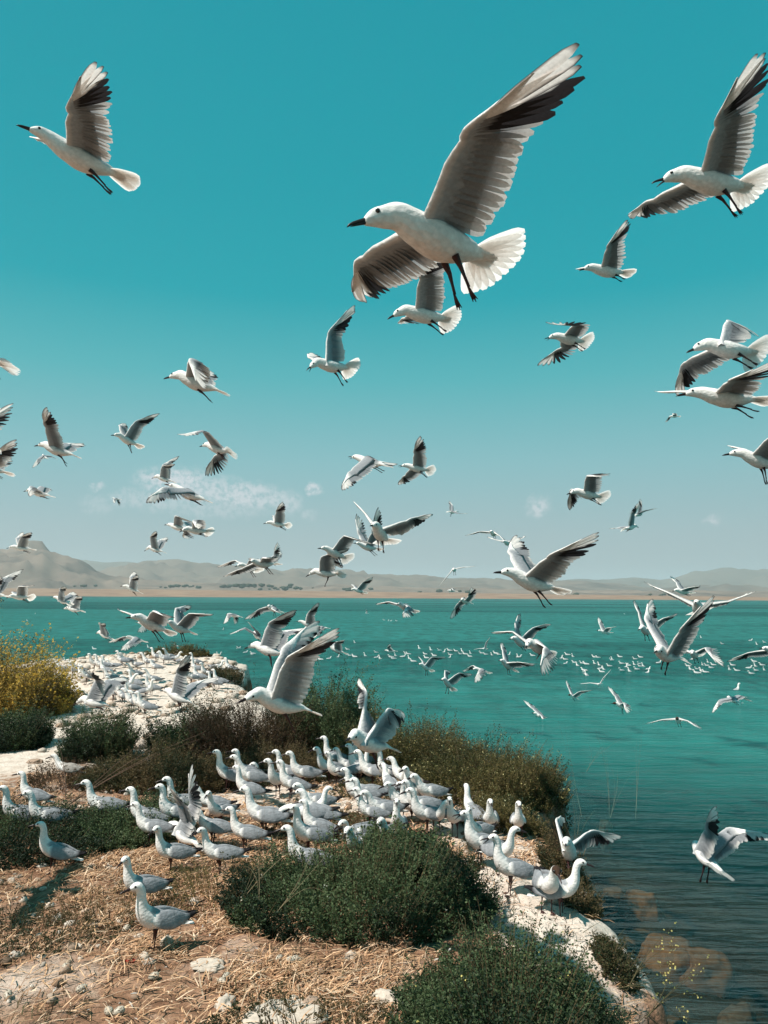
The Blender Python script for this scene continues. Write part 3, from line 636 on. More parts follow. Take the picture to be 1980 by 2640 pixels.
# fitted flight poses: log depth, u, v, heading, pitch, roll, head pitch, head yaw, leg angle, left wing x6, right wing x6
FLY=[
('gull in the top left corner with one wing raised and black feet trailing','F',[1.051,-7.82,-9.087,3.777,0.166,-0.067,-0.099,0.008,1.288,0.057,0.294,-0.298,-0.109,-0.238,0,0.469,0.314,0.001,-0.05,-0.156,0]),
('largest gull, in the top middle, flying left with long black-tipped wing raised and fanned tail','FS',[0.498,1.37,-6.99,3.766,0.065,0.082,-0.435,-0.182,0.684,0.33,0.311,-0.011,-0.518,-0.119,-0,0.111,0.046,0.119,0.122,-0.568,-0]),
('calling gull in the top right corner with open bill, raised wing and fanned tail','FOS',[0.989,8.443,-8.475,3.383,0.019,0.031,-0.348,-0.193,0.909,0.249,0.435,-0.206,-0.259,-0.016,-0,0.09,0.29,0.03,0.253,-0.481,-0]),
('small gull with a tall raised wing below the calling gull of the top right corner','p',[1.676,5.743,-6.195,3.431,-0.025,0.006,-0.306,0.048,0.785,0.261,0.403,-0.327,-0.228,-0.094,0,0.458,0.069,-0.008,-0.058,-0.382,-0]),
('gull directly under the tail of the largest gull, with raised wing and round spread tail','FS',[1.434,1.02,-5.054,3.522,0.034,0.175,-0.547,-0.151,1.18,0.429,0.314,-0.061,-0.612,-0.051,0,0.397,-0.127,-0.009,0.02,-0.123,-0]),
('calling gull with a bluish raised wing that reaches the lower wingtip of the largest gull','OS',[1.631,-1.362,-3.754,3.784,-0.041,0.222,-0.675,0.022,0.657,1.395,-0.088,-0.243,-0.41,-0.495,-0,0.694,-0.012,-0.018,-0.022,-0.456,-0]),
('gull right of mid sky with both wings swept forward, one above, one below its body','OS',[1.818,4.774,-4.439,3.492,0.018,0.208,-0.338,-0.114,1.232,-0.164,0.276,0.003,-0.363,1.089,-0,0.1,-0.55,0.059,-0.22,0.736,-0]),
('upper of two overlapping gulls at the right edge, far wing hanging below its bill','FS',[1.299,8.87,-4.177,3.377,0.065,0.377,-0.407,-0.224,1.229,1.672,-0.462,-0.131,0.345,-0.811,-0,0.298,0.203,0.245,-0.083,-0.66,-0]),
('lower of the two overlapping gulls at the right edge, with black spread primaries swept back','F',[1.25,8.832,-2.91,3.128,0.087,-0.001,-0.199,-0.065,1.391,-0.05,0.2,-0.091,-0.042,-0.242,-0,0.32,0.361,0.007,-0.071,-0.111,0]),
('tiny distant gull under the pair of overlapping gulls at the right edge','k',[3.293,7.488,-2.458,3.084,0.007,0.046,-0.354,0.005,0.785,0.194,0.425,0.085,-0.657,-0.183,0,0.194,0.425,0.085,-0.657,-0.183,0]),
('gull cut by the right edge below the overlapping pair, black-tipped far wing behind its head','F',[1.55,9.646,-1.307,3.164,0.336,-0.004,-0.44,-0.1,0.698,0.487,0.035,0.058,-0.331,0.088,0,0.469,-0.041,0.028,-0.165,0.029,-0]),
('gull cut by the left edge, only its pale tail and black feet showing','S',[1.428,-10.466,-3.961,3.343,0.279,-0.171,-0.129,-0.2,1.312,1.137,-0.058,0.057,-0.396,-0.12,0,1.177,0.723,0.07,-0.456,-0.043,-0]),
('gull cut by the left edge showing only a black-fingered wingtip above another gull','p',[1.75,-10.623,-1.711,3.144,0.2,0.247,0.12,0.045,0.785,2.092,-0.098,-0.149,-0.286,-0.137,-0,2.092,-0.098,-0.149,-0.286,-0.137,-0]),
('gull cut by the left edge with white raised wingtip and tail, above the hill','p',[1.908,-10.202,-1.121,3.649,0.241,-0.001,0.102,0.012,0.785,0.374,-0.279,-0.029,0.145,-0.111,0,0.374,-0.279,-0.029,0.145,-0.111,0]),
('gull near the left edge with an upright black-fingered wing and one black foot hanging','N',[1.833,-8.437,-1.582,3.067,0.328,0.004,-0.359,-0.261,1.129,0.752,0.134,0.019,-0.346,-0.439,-0,0.29,0.248,0.003,-0.083,-0.22,-0]),
('gull flying left with wing swept back over the small left clouds, feet dangling','',[2.165,-6.627,-1.841,4.054,0.277,0.044,-0.475,0.098,0.764,1.122,-0.036,-0.015,-0.136,-0.634,0,0.994,0.13,0.037,-0.333,-0.713,0]),
('gull on the left half of the sky with arched wing folding down over its flank','N',[1.523,-4.861,-3.312,3.107,0.373,-0.022,-0.451,-0.321,1.344,0.439,-0.175,0.026,-1.106,-0.63,-0,0.352,0.289,0.003,-0.071,-0.182,0]),
('gull with one long wing stretched forward and one hanging, right above the biggest cloud','S',[1.96,-4.304,-1.619,2.793,0.325,0.101,-0.355,-0.261,1.334,0.439,0.215,0.124,-0.94,-0.054,-0,-0.279,0.354,0.111,-0.614,0.225,-0]),
('small gull with crossed raised wings just above the gull that covers the biggest cloud','p',[2.503,-5.685,-0.85,3.158,0.314,-0.061,-0.595,-0.36,0.785,0.998,0.025,0.075,-0.439,-0.882,0,1.549,0.304,0.038,-0.255,-0.974,-0]),
('gull over the biggest cloud beating its broad dark wing downward in front of its body','N',[1.846,-5.041,-0.442,3.021,0.35,-0.08,-0.081,0.071,1.562,-0.028,0.388,0.563,-0.259,-0.525,0,-0.091,0.237,0.013,-0.144,-0.228,-0]),
('small pale gull low at far left with half folded wings and dark splayed tips','',[2.297,-8.903,-0.477,3.163,0.246,-0.201,-0.403,-0.235,1.536,0.446,-0.079,0.074,-0.712,-0.43,0,0.214,0.272,0.067,-0.525,-0.264,0]),
('tiny dark-headed gull gliding away with curved wings under the upright-winged gull at left','Kk',[3.029,-8.755,-1.421,2.431,0.403,0.019,-0.163,-0.258,0.785,-0.472,-0.536,0.129,-0.728,0.198,0,0.027,0.54,0.043,-0.358,-0.325,0]),
('tiny gull low between the small left clouds with drooping wings','k',[3.44,-6.902,-0.331,3.112,0.128,0.023,-0.168,0.005,0.785,-0.248,-0.091,0.062,-0.531,-0.379,-0,-0.252,-0.024,0.062,-0.425,-0.101,-0]),
('gull with both wings raised just above the flat-topped hill at left','',[2.484,-9.346,0.942,3.432,0.108,-0.039,-0.4,-0.072,1.482,0.891,-0.159,0.047,-0.415,-0.428,-0,0.741,0.448,0.042,-0.381,-0.51,-0]),
('gull with wings opened like a V above the left hills, dark feet behind','N',[2.57,-5.907,0.972,3.054,0.297,0.035,-0.84,-0.233,1.369,0.997,0.275,0.075,-0.553,-0.767,0,0.781,0.08,0.065,-0.436,-0.072,0]),
('rear gull of the overlapping pair above the left hills','p',[2.335,-5.31,0.403,2.913,0.182,0.187,-0.15,-0.156,0.785,0.595,-0.272,0.163,-0.271,-1.267,-0,-0.192,-0.243,0.036,0.026,0.705,-0]),
('front gull of the overlapping pair above the left hills, wing folded down','S',[2.189,-4.842,0.492,3.744,0.057,0.175,-0.499,0.176,1.388,0.268,0.358,0.102,-0.89,-0.187,-0,0.689,0.238,0.091,-0.542,-0.867,-0]),
('gull with raised wings in front of the low hills above the left shore','N',[2.654,-6.501,1.992,3.321,0.416,-0.096,-0.465,-0.02,1.283,0.893,0.126,0.033,-0.32,-0.459,-0,0.952,0.508,0.073,-0.634,-0.351,0]),
('gull near the left edge at the far shore line with arched wing and tucked feet','S',[2.444,-9.379,2.2,3.838,0.057,0.242,-0.456,0.283,1.305,0.542,0.205,0.073,-0.791,-0.666,-0,0.571,0.177,0.039,-0.35,-0.69,-0]),
('gull cut by the left edge at the far shore, only tail and dark feet showing','',[2.315,-10.054,2.13,3.123,0.15,-0.221,0.097,0.079,1.306,1.111,-0.288,0.025,-0.274,-0.488,-0,1.111,-0.288,0.025,-0.274,-0.488,-0]),
('upper gull of the touching pair over the left shore line','',[2.524,-8.293,2.291,2.802,0.343,-0.38,-0.235,0.22,1.169,1.613,-0.017,0.084,-0.504,-0.865,0,-0.195,0.235,0.042,-0.168,0.328,-0]),
('lower gull of the touching pair over the left shore line','',[2.638,-8.002,2.522,3.173,0.194,0.205,-0.424,-0.14,1.15,1.138,-0.197,0.067,-0.845,-0.606,-0,0.805,0.491,-0.002,0.013,-0.002,0]),
('gull over the left water with white far wing in front and dark-edged near wing','F',[1.76,-6.013,2.909,3.882,0.428,0.126,-0.466,0.111,1.235,0.118,0.383,0.05,-0.415,-0.337,0,0.239,0.311,-0.014,0.001,-0.301,0]),
('small gull partly hidden below the breast of the gull with white outstretched far wing','p',[2.672,-6.126,2.947,3.03,0.328,0.087,-0.173,0.05,0.785,0.371,-0.582,0.197,-1.161,0.183,-0,0.371,-0.582,0.197,-1.161,0.183,-0]),
('gull over the water with dark upright wing and other wing stretched right, behind a tail','N',[2.04,-5.271,3.006,4.006,0.348,-0.046,-0.207,0.342,0.859,0.706,0.157,0.07,-0.592,-0.335,0,1.04,0.021,0.041,-0.27,-0.954,-0]),
('small gull over left water with narrow raised wings','p',[2.587,-7.213,3.18,2.892,0.417,-0.131,-0.7,-0.264,0.785,1.054,0.124,0.047,-0.361,-0.785,-0,2.137,0.42,-0.173,0.413,-0.889,0]),
('small gull over left water with both wings beating down','',[2.591,-6.402,3.295,3.724,0.262,0.013,-0.216,0.15,1.359,-0.311,0.423,0.099,-0.548,0.217,0,-0.039,0.579,0.11,-0.599,0.261,-0]),
('gull right of centre sky with open bill and broad wing beating down below it','OS',[1.89,-0.364,-1.271,2.724,0.276,-0.4,-0.194,-0.09,1.396,-0.364,0.161,0.153,0.163,-0.419,-0,-0.365,0.161,0.153,0.163,-0.419,-0]),
('calling gull with one wing straight up and one down, beside the gull beating down','OS',[2.168,0.855,-1.113,3.362,0.127,0.196,-0.258,-0.007,1.183,0.406,0.277,0.07,-0.133,-0.135,-0,-0.262,0.228,-0.045,0.219,-0.215,-0]),
('small gull with raised wings right of the cloud bank','S',[2.451,-2.737,0.322,3.395,0.106,0.094,-0.331,-0.02,1.342,0.808,0.087,0.07,-0.522,-0.195,0,0.817,0.132,0.081,-0.66,-0.244,-0]),
('gull with both wings spread wide and fanned tail above the centre hills, feet hanging','S',[1.631,-0.109,0.572,4.403,0.295,-0.245,-0.375,0.087,1.223,0.784,-0.357,0.058,0.316,-0.565,0,0.65,-0.338,0.002,-0.077,-0.239,-0]),
('gull mostly hidden behind the widely spread gull above the centre hills, dark upright wingtip','',[2.248,-0.409,0.919,3.735,0.12,0.056,-0.055,0.052,1.132,0.859,0.059,-0.059,0.364,-0.022,0,0.858,0.059,-0.06,0.363,-0.022,0]),
('gull with bluish arched wing, its bill above the cluster over the centre hills','S',[2.039,-1.262,1.082,3.834,0.31,0.258,-0.355,-0.001,0.859,0.585,0.059,0.057,-0.974,-0.78,0,0.124,-0.452,-0.015,-0.112,-0.799,0]),
('lowest gull of the cluster over the centre hills with dark folded wing and hanging feet','S',[2.059,-1.511,1.587,3.04,0.104,0.016,-0.591,-0.202,-0.06,0.791,-0.05,-0.173,0.079,-1.176,-0,0.574,0.16,-0.007,-0.037,-0.293,-0]),
('small gull low before the centre hills with raised wing just above the sandy shore','p',[2.824,-0.657,2.035,3.551,0.269,0.136,-0.513,-0.085,0.785,0.86,-0.189,0.054,-0.394,-0.167,0,0.56,0.128,0.025,-0.224,-0.249,0]),
('left gull of the trio before the hills with dark wing held forward','S',[2.285,-3.493,1.445,3.915,0.197,-0.018,-0.421,0.102,1.066,0.367,0.423,0.083,-0.444,0.229,-0,0.336,0.286,0.109,-0.711,0.025,-0]),
('middle gull of the trio before the hills with long white wing sloping down left','',[2.025,-3.116,1.345,3.963,0.015,-0.065,-0.106,0.34,0.89,0.25,0.586,0.032,-0.236,-0.13,0,-0.529,0.474,-0.06,0.219,-0.448,0]),
('right gull of the trio before the hills of which one thin upright wing shows','p',[2.845,-2.928,1.307,3.113,0.177,0.262,-0.394,-0.05,0.785,1.269,-0.538,0.081,-0.411,0.388,0,1.266,-0.539,0.083,-0.408,0.389,0]),
('tiny gull right of centre sky flying away to the right','S',[3.097,1.77,0.008,0.58,-0.011,0.245,0.005,0.024,0.365,0.834,0.326,0.064,-0.427,-0.079,0,-0.105,0.126,-0.033,0.256,0.206,-0]),
('gliding gull head-on with curved wings, left of the large dangling-feet gull','p',[2.594,2.815,0.568,4.289,0.082,-0.085,-0.166,-0.011,0.785,-0.488,0.542,0.029,-0.149,0.101,0,0.009,0.183,0.038,-0.316,-0.285,0]),
('white gull behind the bluish raised wing with one dark wingtip to its right','p',[2.548,3.172,0.806,4.335,-0.055,-0.016,-0.064,-0.37,0.785,0.181,-0.275,-0.145,0.127,-1.05,0,0.202,-0.321,-0.032,0.051,-0.467,-0]),
('large gull right above the shore with dangling feet, one wing back, one bluish wing up','F',[1.353,3.802,1.833,3.5,0.269,0.038,-0.261,0.033,1.069,0.434,0.067,-0.049,-0.083,-0.251,0,0.736,0.1,-0.172,-0.222,-0.487,-0]),
('gull right of the single small cloud with arched wing above and black fingers below','S',[1.938,5.255,-0.439,3.437,0.131,0.207,-0.434,-0.037,1.202,0.446,0.435,0.075,-0.853,-0.43,0,0.55,0.034,0.543,-0.664,-0.818,0]),
('thin-winged gull head-on above the shore left of the large dangling-feet gull','',[2.822,1.811,1.496,4.579,-0.023,0.078,-0.262,-0.045,0.743,0.124,0.472,0.01,-0.148,-0.35,0,-0.867,0.401,-0.03,0.089,-0.332,-0]),
('tiny gull just above the sandy shore right of centre','k',[3.386,1.755,2.038,3.193,0.095,0.082,-0.319,-0.025,0.785,0.364,-0.043,0.11,-0.759,-0.025,0,0.364,-0.043,0.11,-0.759,-0.025,0]),
('gull banking at the far water edge, one dark wing down left and one up','',[2.603,2.087,2.303,3.988,0.195,-0.413,-0.207,0.464,1.526,0.736,0.642,-0.011,0.113,0.171,-0,-0.811,-0.412,0.145,-0.804,0.235,0]),
('large gull at centre with two tall raised wings in front of the dark bush','FN',[1.197,-2.721,4.939,3.748,0.325,-0.139,-0.473,0.359,1.037,1.195,0.246,0.041,-0.572,-0.322,0,1.343,-0.027,0.043,-0.381,-0.652,0]),
('gull at centre over the water with dark-edged raised wing behind the tall-winged gull','',[1.826,-3.015,3.569,2.892,0.28,0.329,-0.515,-0.293,0.81,1.059,-0.077,-0.131,-0.369,-0.666,0,1.06,-0.077,-0.13,-0.369,-0.666,0]),
('gull over the water with two dark open wings above the bill of the raised-wing gull','p',[2.503,-3.262,3.204,2.303,0.335,-0.049,-0.346,-0.553,0.785,0.541,0.45,0.069,-0.872,-0.488,0,2.371,-0.261,-0.014,0.056,-0.095,0]),
('small white gull with wing hanging down, centre left over the water','p',[2.899,-3.865,2.677,2.992,0.178,0.052,-0.313,-0.08,0.785,0.062,0.158,0.108,-1.016,-0.17,-0,0.062,0.158,0.108,-1.016,-0.17,-0]),
('gull with a long dark wing sloping left behind the raised dark-edged wing','',[2.477,-2.858,2.505,3.976,0.264,-0.405,-0.086,0.606,0.84,0.072,0.692,-0.04,0.055,-0.559,0,-0.613,0.145,0.117,-0.639,0.263,-0]),
('gull with raised wing partly hidden by the two tall raised wings at centre','p',[2.54,-1.941,2.915,3.248,0.284,0.071,-0.183,-0.004,0.785,0.752,0.152,-0.07,0.239,-0.529,0,0.752,0.152,-0.07,0.239,-0.529,0]),
('white backed gull hidden behind the tips of the tall raised wings at centre','p',[2.947,-1.605,2.99,3.094,0.066,-0.011,-0.296,-0.003,0.785,-0.152,0.172,0.117,-0.756,0.045,0,-0.152,0.172,0.117,-0.756,0.045,0]),
('small gull flying down left just right of the tall raised wingtips','',[2.629,-1.218,3.575,3.291,0.357,0.114,0.211,0.02,1.532,0.501,0.294,0.03,-0.307,-0.622,0,0.501,0.294,0.03,-0.307,-0.622,0]),
('tiny white gull gliding below the floating flock, right of the tall wingtips','k',[4.086,-1.439,3.569,1.813,0.123,0.08,-0.088,0.073,0.785,-0.067,-0.378,0.023,-0.187,-0.152,0,-0.368,0.047,0.065,-0.546,-0.33,0]),
('gull left of the shore centre with one dark wing left and one white wing down','',[2.298,0.564,2.479,3.85,0.296,0.102,-0.315,0.403,1.395,-0.374,0.504,0.087,-0.481,0.2,-0,0.227,0.56,0.022,-0.265,-0.6,-0]),
('tiny gull alone on the far water near the centre shore','k',[4.492,-0.447,2.607,3.133,0.22,0.286,-0.762,-0.131,0.785,1.074,0.115,0.088,-0.491,0.177,-0,1.075,0.115,0.087,-0.492,0.177,-0]),
('small gull with a dark raised wing above the floating flock','',[3.183,0.172,3.592,3.126,-0,0.047,-0.008,-0.003,1.004,0.47,0.343,-0.002,-0.133,-0.545,-0,0.47,0.343,-0.001,-0.133,-0.545,-0]),
('small gull over teal water with wings spread and feet hanging, leftmost of three','',[2.654,1.068,4.012,3.81,0.444,0.125,-0.397,0.081,0.412,1.062,-0.08,0.019,-0.207,-0.965,-0,0.789,-0.311,0.039,-0.241,0.004,0]),
('tiny gull with bent white wings under the floating flock left','k',[3.799,-0.576,4.001,1.959,0.052,0.24,0.126,-0.048,0.785,0.242,0.148,0.001,-0.109,-0.374,0,-0.763,0.028,0.046,-0.34,-0.175,-0]),
('gull landing behind the crowd with one wing up and one fanned darkly','FN',[1.26,-0.409,5.961,3.972,0.327,-0.279,-0.243,0.459,1.145,1.926,-0.569,-0.167,0.345,-0.85,-0,1.188,-0.091,1.013,0.002,-1.055,-0]),
('small gull over teal water with dark wings lifted and feet hanging, middle of three','',[2.431,1.64,4.431,4.004,0.631,0.053,-0.658,0.073,0.345,0.923,-0.114,-0.09,0.078,-0.932,-0,1.176,-0.018,0.016,-0.205,-0.935,0]),
('small gull over the teal water with both wings pressed down, right of the feet-hanging gull','',[2.649,2.51,4.099,3.521,0.276,0.142,-0.431,0.035,1.472,-0.183,0.509,0.152,-1.065,0.042,-0,0.403,0.196,0.119,-0.811,-0.002,-0]),
('gull over the teal water with one white wing up and one stretched level right','',[2.35,3.175,3.957,3.803,0.5,-0.219,-0.368,0.262,1.086,0.29,0.157,0.005,-0.078,-0.169,-0,0.839,0.145,0.042,-0.38,-0.588,0]),
('larger gull before the floating flock, one dark wing stretched left, one hanging straight down','',[1.823,3.962,3.51,3.844,0.436,0.641,-0.847,-0.145,-0.693,-1.034,0.398,0.104,-0.654,0.052,-0,1.11,0.5,0.062,-0.518,-0.643,-0]),
('gull behind the larger wing-hanging gull with its wings held in a V','p',[2.188,3.502,3.374,3.971,0.393,0.001,-0.458,-0.138,0.785,0.948,-0.12,-0.054,0.032,-0.783,0,1.252,-0.005,-0.012,-0.097,-0.63,0]),
('small gull gliding with a V of wings over pale water right of the shore centre','p',[2.861,5.687,3.101,3.541,0.089,-0.043,-0.076,-0.015,0.785,0.435,0.415,0.018,-0.232,-0.515,0,0.785,-0.1,0.008,-0.126,-0.281,0]),
('dark-headed gull with V-shaped wings low over the right water','K',[2.911,4.865,4.762,3.771,0.366,-0.449,-0.331,0.187,1.138,1.154,-0.048,0.019,-0.243,-0.486,-0,0.442,0.068,0.001,-0.093,-0.309,0]),
('small gull banking head-on with thin wings under the floating flock right','p',[2.94,5.55,4.455,4.282,0.025,0.098,-0.07,0.06,0.785,0.936,0.334,0.019,-0.188,-0.27,0,0.209,0.109,0.029,-0.276,-0.352,-0]),
('white backed gull swooping down lowest over the open water with black edged left wing','p',[2.775,4.039,5.279,3.22,0.326,-0.055,0.01,0.335,0.785,0.19,0.151,0.062,-0.487,-0.276,0,0.462,0.723,0.016,-0.122,-0.086,-0]),
('small gull with one wing up over the left part of the floating flock','k',[3.371,2.595,3.534,4.21,0.089,0.226,-0.336,0.139,0.785,1.173,0.15,0.047,-0.39,-0.373,0,0.209,0.037,0.016,-0.193,-0.359,-0]),
('gull flying right with open bill above the right hills, wings up','Op',[2.543,6.361,0.404,0.501,0.262,-0.381,-0.397,0.302,0.785,0.406,0.217,-0.001,-0.064,-0.251,-0,0.886,0.161,0.065,-0.555,-0.38,0]),
('gull high over the right hills with straight wing, behind the right-flying one','p',[2.994,6.564,0.075,0.493,0.121,0.523,-0.389,0.622,0.785,2.3,0.584,-0.033,0.158,-0.152,-0,2.3,0.585,-0.032,0.158,-0.153,-0]),
('small open-billed gull above the widest head-on gull at the right shore','O',[2.515,7.711,2.061,3.473,0.129,0.067,-0.345,-0,1.545,0.04,0.316,-0.007,-0.014,-0.192,0,0.893,-0.112,0.049,-0.369,-0.203,-0]),
('head-on gull with the widest straight wings at the right shore and fanned tail','S',[1.665,8.111,2.507,4.255,0.121,-0.02,-0.049,-0.046,1.488,0.226,-0.363,-0.053,0.215,-0.524,-0,0.46,-0.038,-0.032,-0.025,-0.703,0]),
('gull at right with raised narrow wings behind the big dangling-feet gull at the water','',[2.134,6.742,3.07,3.968,0.278,-0.293,-0.5,0.173,1.12,1.009,-0.183,-0.093,0.125,-0.863,0,0.944,0.046,0.043,-0.369,-0.705,0]),
('big gull over the right water with mottled raised wing and thin white second wing','F',[1.474,7.27,3.681,3.864,0.198,-0.622,-0.105,0.364,0.698,1.383,0.576,0.009,-0.097,-0.162,0,0.301,-0.06,-0.097,-0.009,-0.753,0]),
('head-on gull with arched wings right behind the big dangling-feet gull','S',[2.184,7.999,3.689,4.131,0.203,0.065,-0.396,0.107,1.186,0.238,0.819,0.114,-1.063,-0.142,-0,0.464,-0.38,0.071,-0.453,-0.836,0]),
('gull cut by the right edge over the water with one dark wing stretched left','p',[2.107,10.036,3.653,3.705,0.361,-0.003,-0.355,-0.206,0.785,0.318,0.497,0.086,-0.545,0.023,0,-0.275,0.204,0.006,-0.119,-0.296,0]),
('dark-headed gull with white raised wing and another hanging, right of centre over open water','K',[2.665,6.111,5.006,3.327,0.363,-0.182,-0.365,0.13,0.757,0.478,0.154,0.116,-0.91,-0.087,-0,0.504,0.249,0.033,-0.209,-0.021,-0]),
('tiny pale gull gliding with bent wings between the dark-headed gulls and the flock','k',[3.706,6.228,4.26,1.559,-0.035,0.062,-0.043,-0.281,0.785,-0.542,-0.065,-0.019,-0.002,-0.394,0,-0.402,0.004,0.051,-0.406,-0.275,-0]),
('dark-headed gull seen head-on with long white wings bent down low over the right water','K',[2.456,7.582,5.382,4.211,0.188,0.099,-0.034,0.153,1.235,-0.273,0.772,0.04,-0.244,0.009,-0,-0.03,0.065,0.004,-0.149,-0.475,0]),
('gull with dark drooping wings at the right above the lowest open water','p',[2.558,8.99,4.849,1.752,0.12,-0.045,-0.368,-0.234,0.785,-0.065,0.001,0.072,-0.618,-0.351,0,0.084,0.549,0.067,-0.615,-0.535,0]),
('small gull at the right edge gliding level low over the water','k',[3.364,9.665,4.281,4.269,0.064,0.031,-0.182,-0.33,0.785,0.137,0.017,0.046,-0.407,-0.446,0,0.114,0.081,0.024,-0.255,-0.419,-0]),
('gull at lower right flying away over dark water with fanned white tail','FS',[1.537,8.271,8.91,1.726,0.219,0.168,-0.456,-0.353,0.126,1.413,-0.361,0.031,-0.265,-0.256,0,1.09,-0.067,0.241,-0.036,-0.954,0]),
('gull flying left over the far gravel with ragged dark wing raised','p',[1.9,-7.492,4.924,2.893,0.177,0.223,-0.658,-0.181,0.785,1.348,-0.213,0.129,-1.077,-0.069,0,1.347,-0.214,0.13,-1.076,-0.069,0]),
('gull flying over the dark bushes at left with one dark upright wing and reddish feet','N',[1.901,-5.326,4.779,2.79,0.34,0.318,-0.311,-0.394,1.016,1.103,0.069,0.044,-0.398,-0.565,0,0.647,0.046,-0.014,-0.027,-0.38,-0]),
('gull standing on the right cliff edge facing forward with both wings raised over the water','N',[1.496,4.776,8.776,4.377,0.703,0.244,-0.591,-0.114,-0.578,0.75,-0.519,0.04,-0.361,-0.413,0,1.488,-0.283,-0.093,0.187,-0.776,0]),
('gull in the left crowd holding both narrow wings straight up like a white blade','N',[1.58,-5.162,8.347,2.453,0.244,0.14,-0.399,-0.033,1.179,1.709,-0.122,0.087,-0.61,-0.083,0,2.07,0.151,-0.083,0.335,-0.51,0]),
]
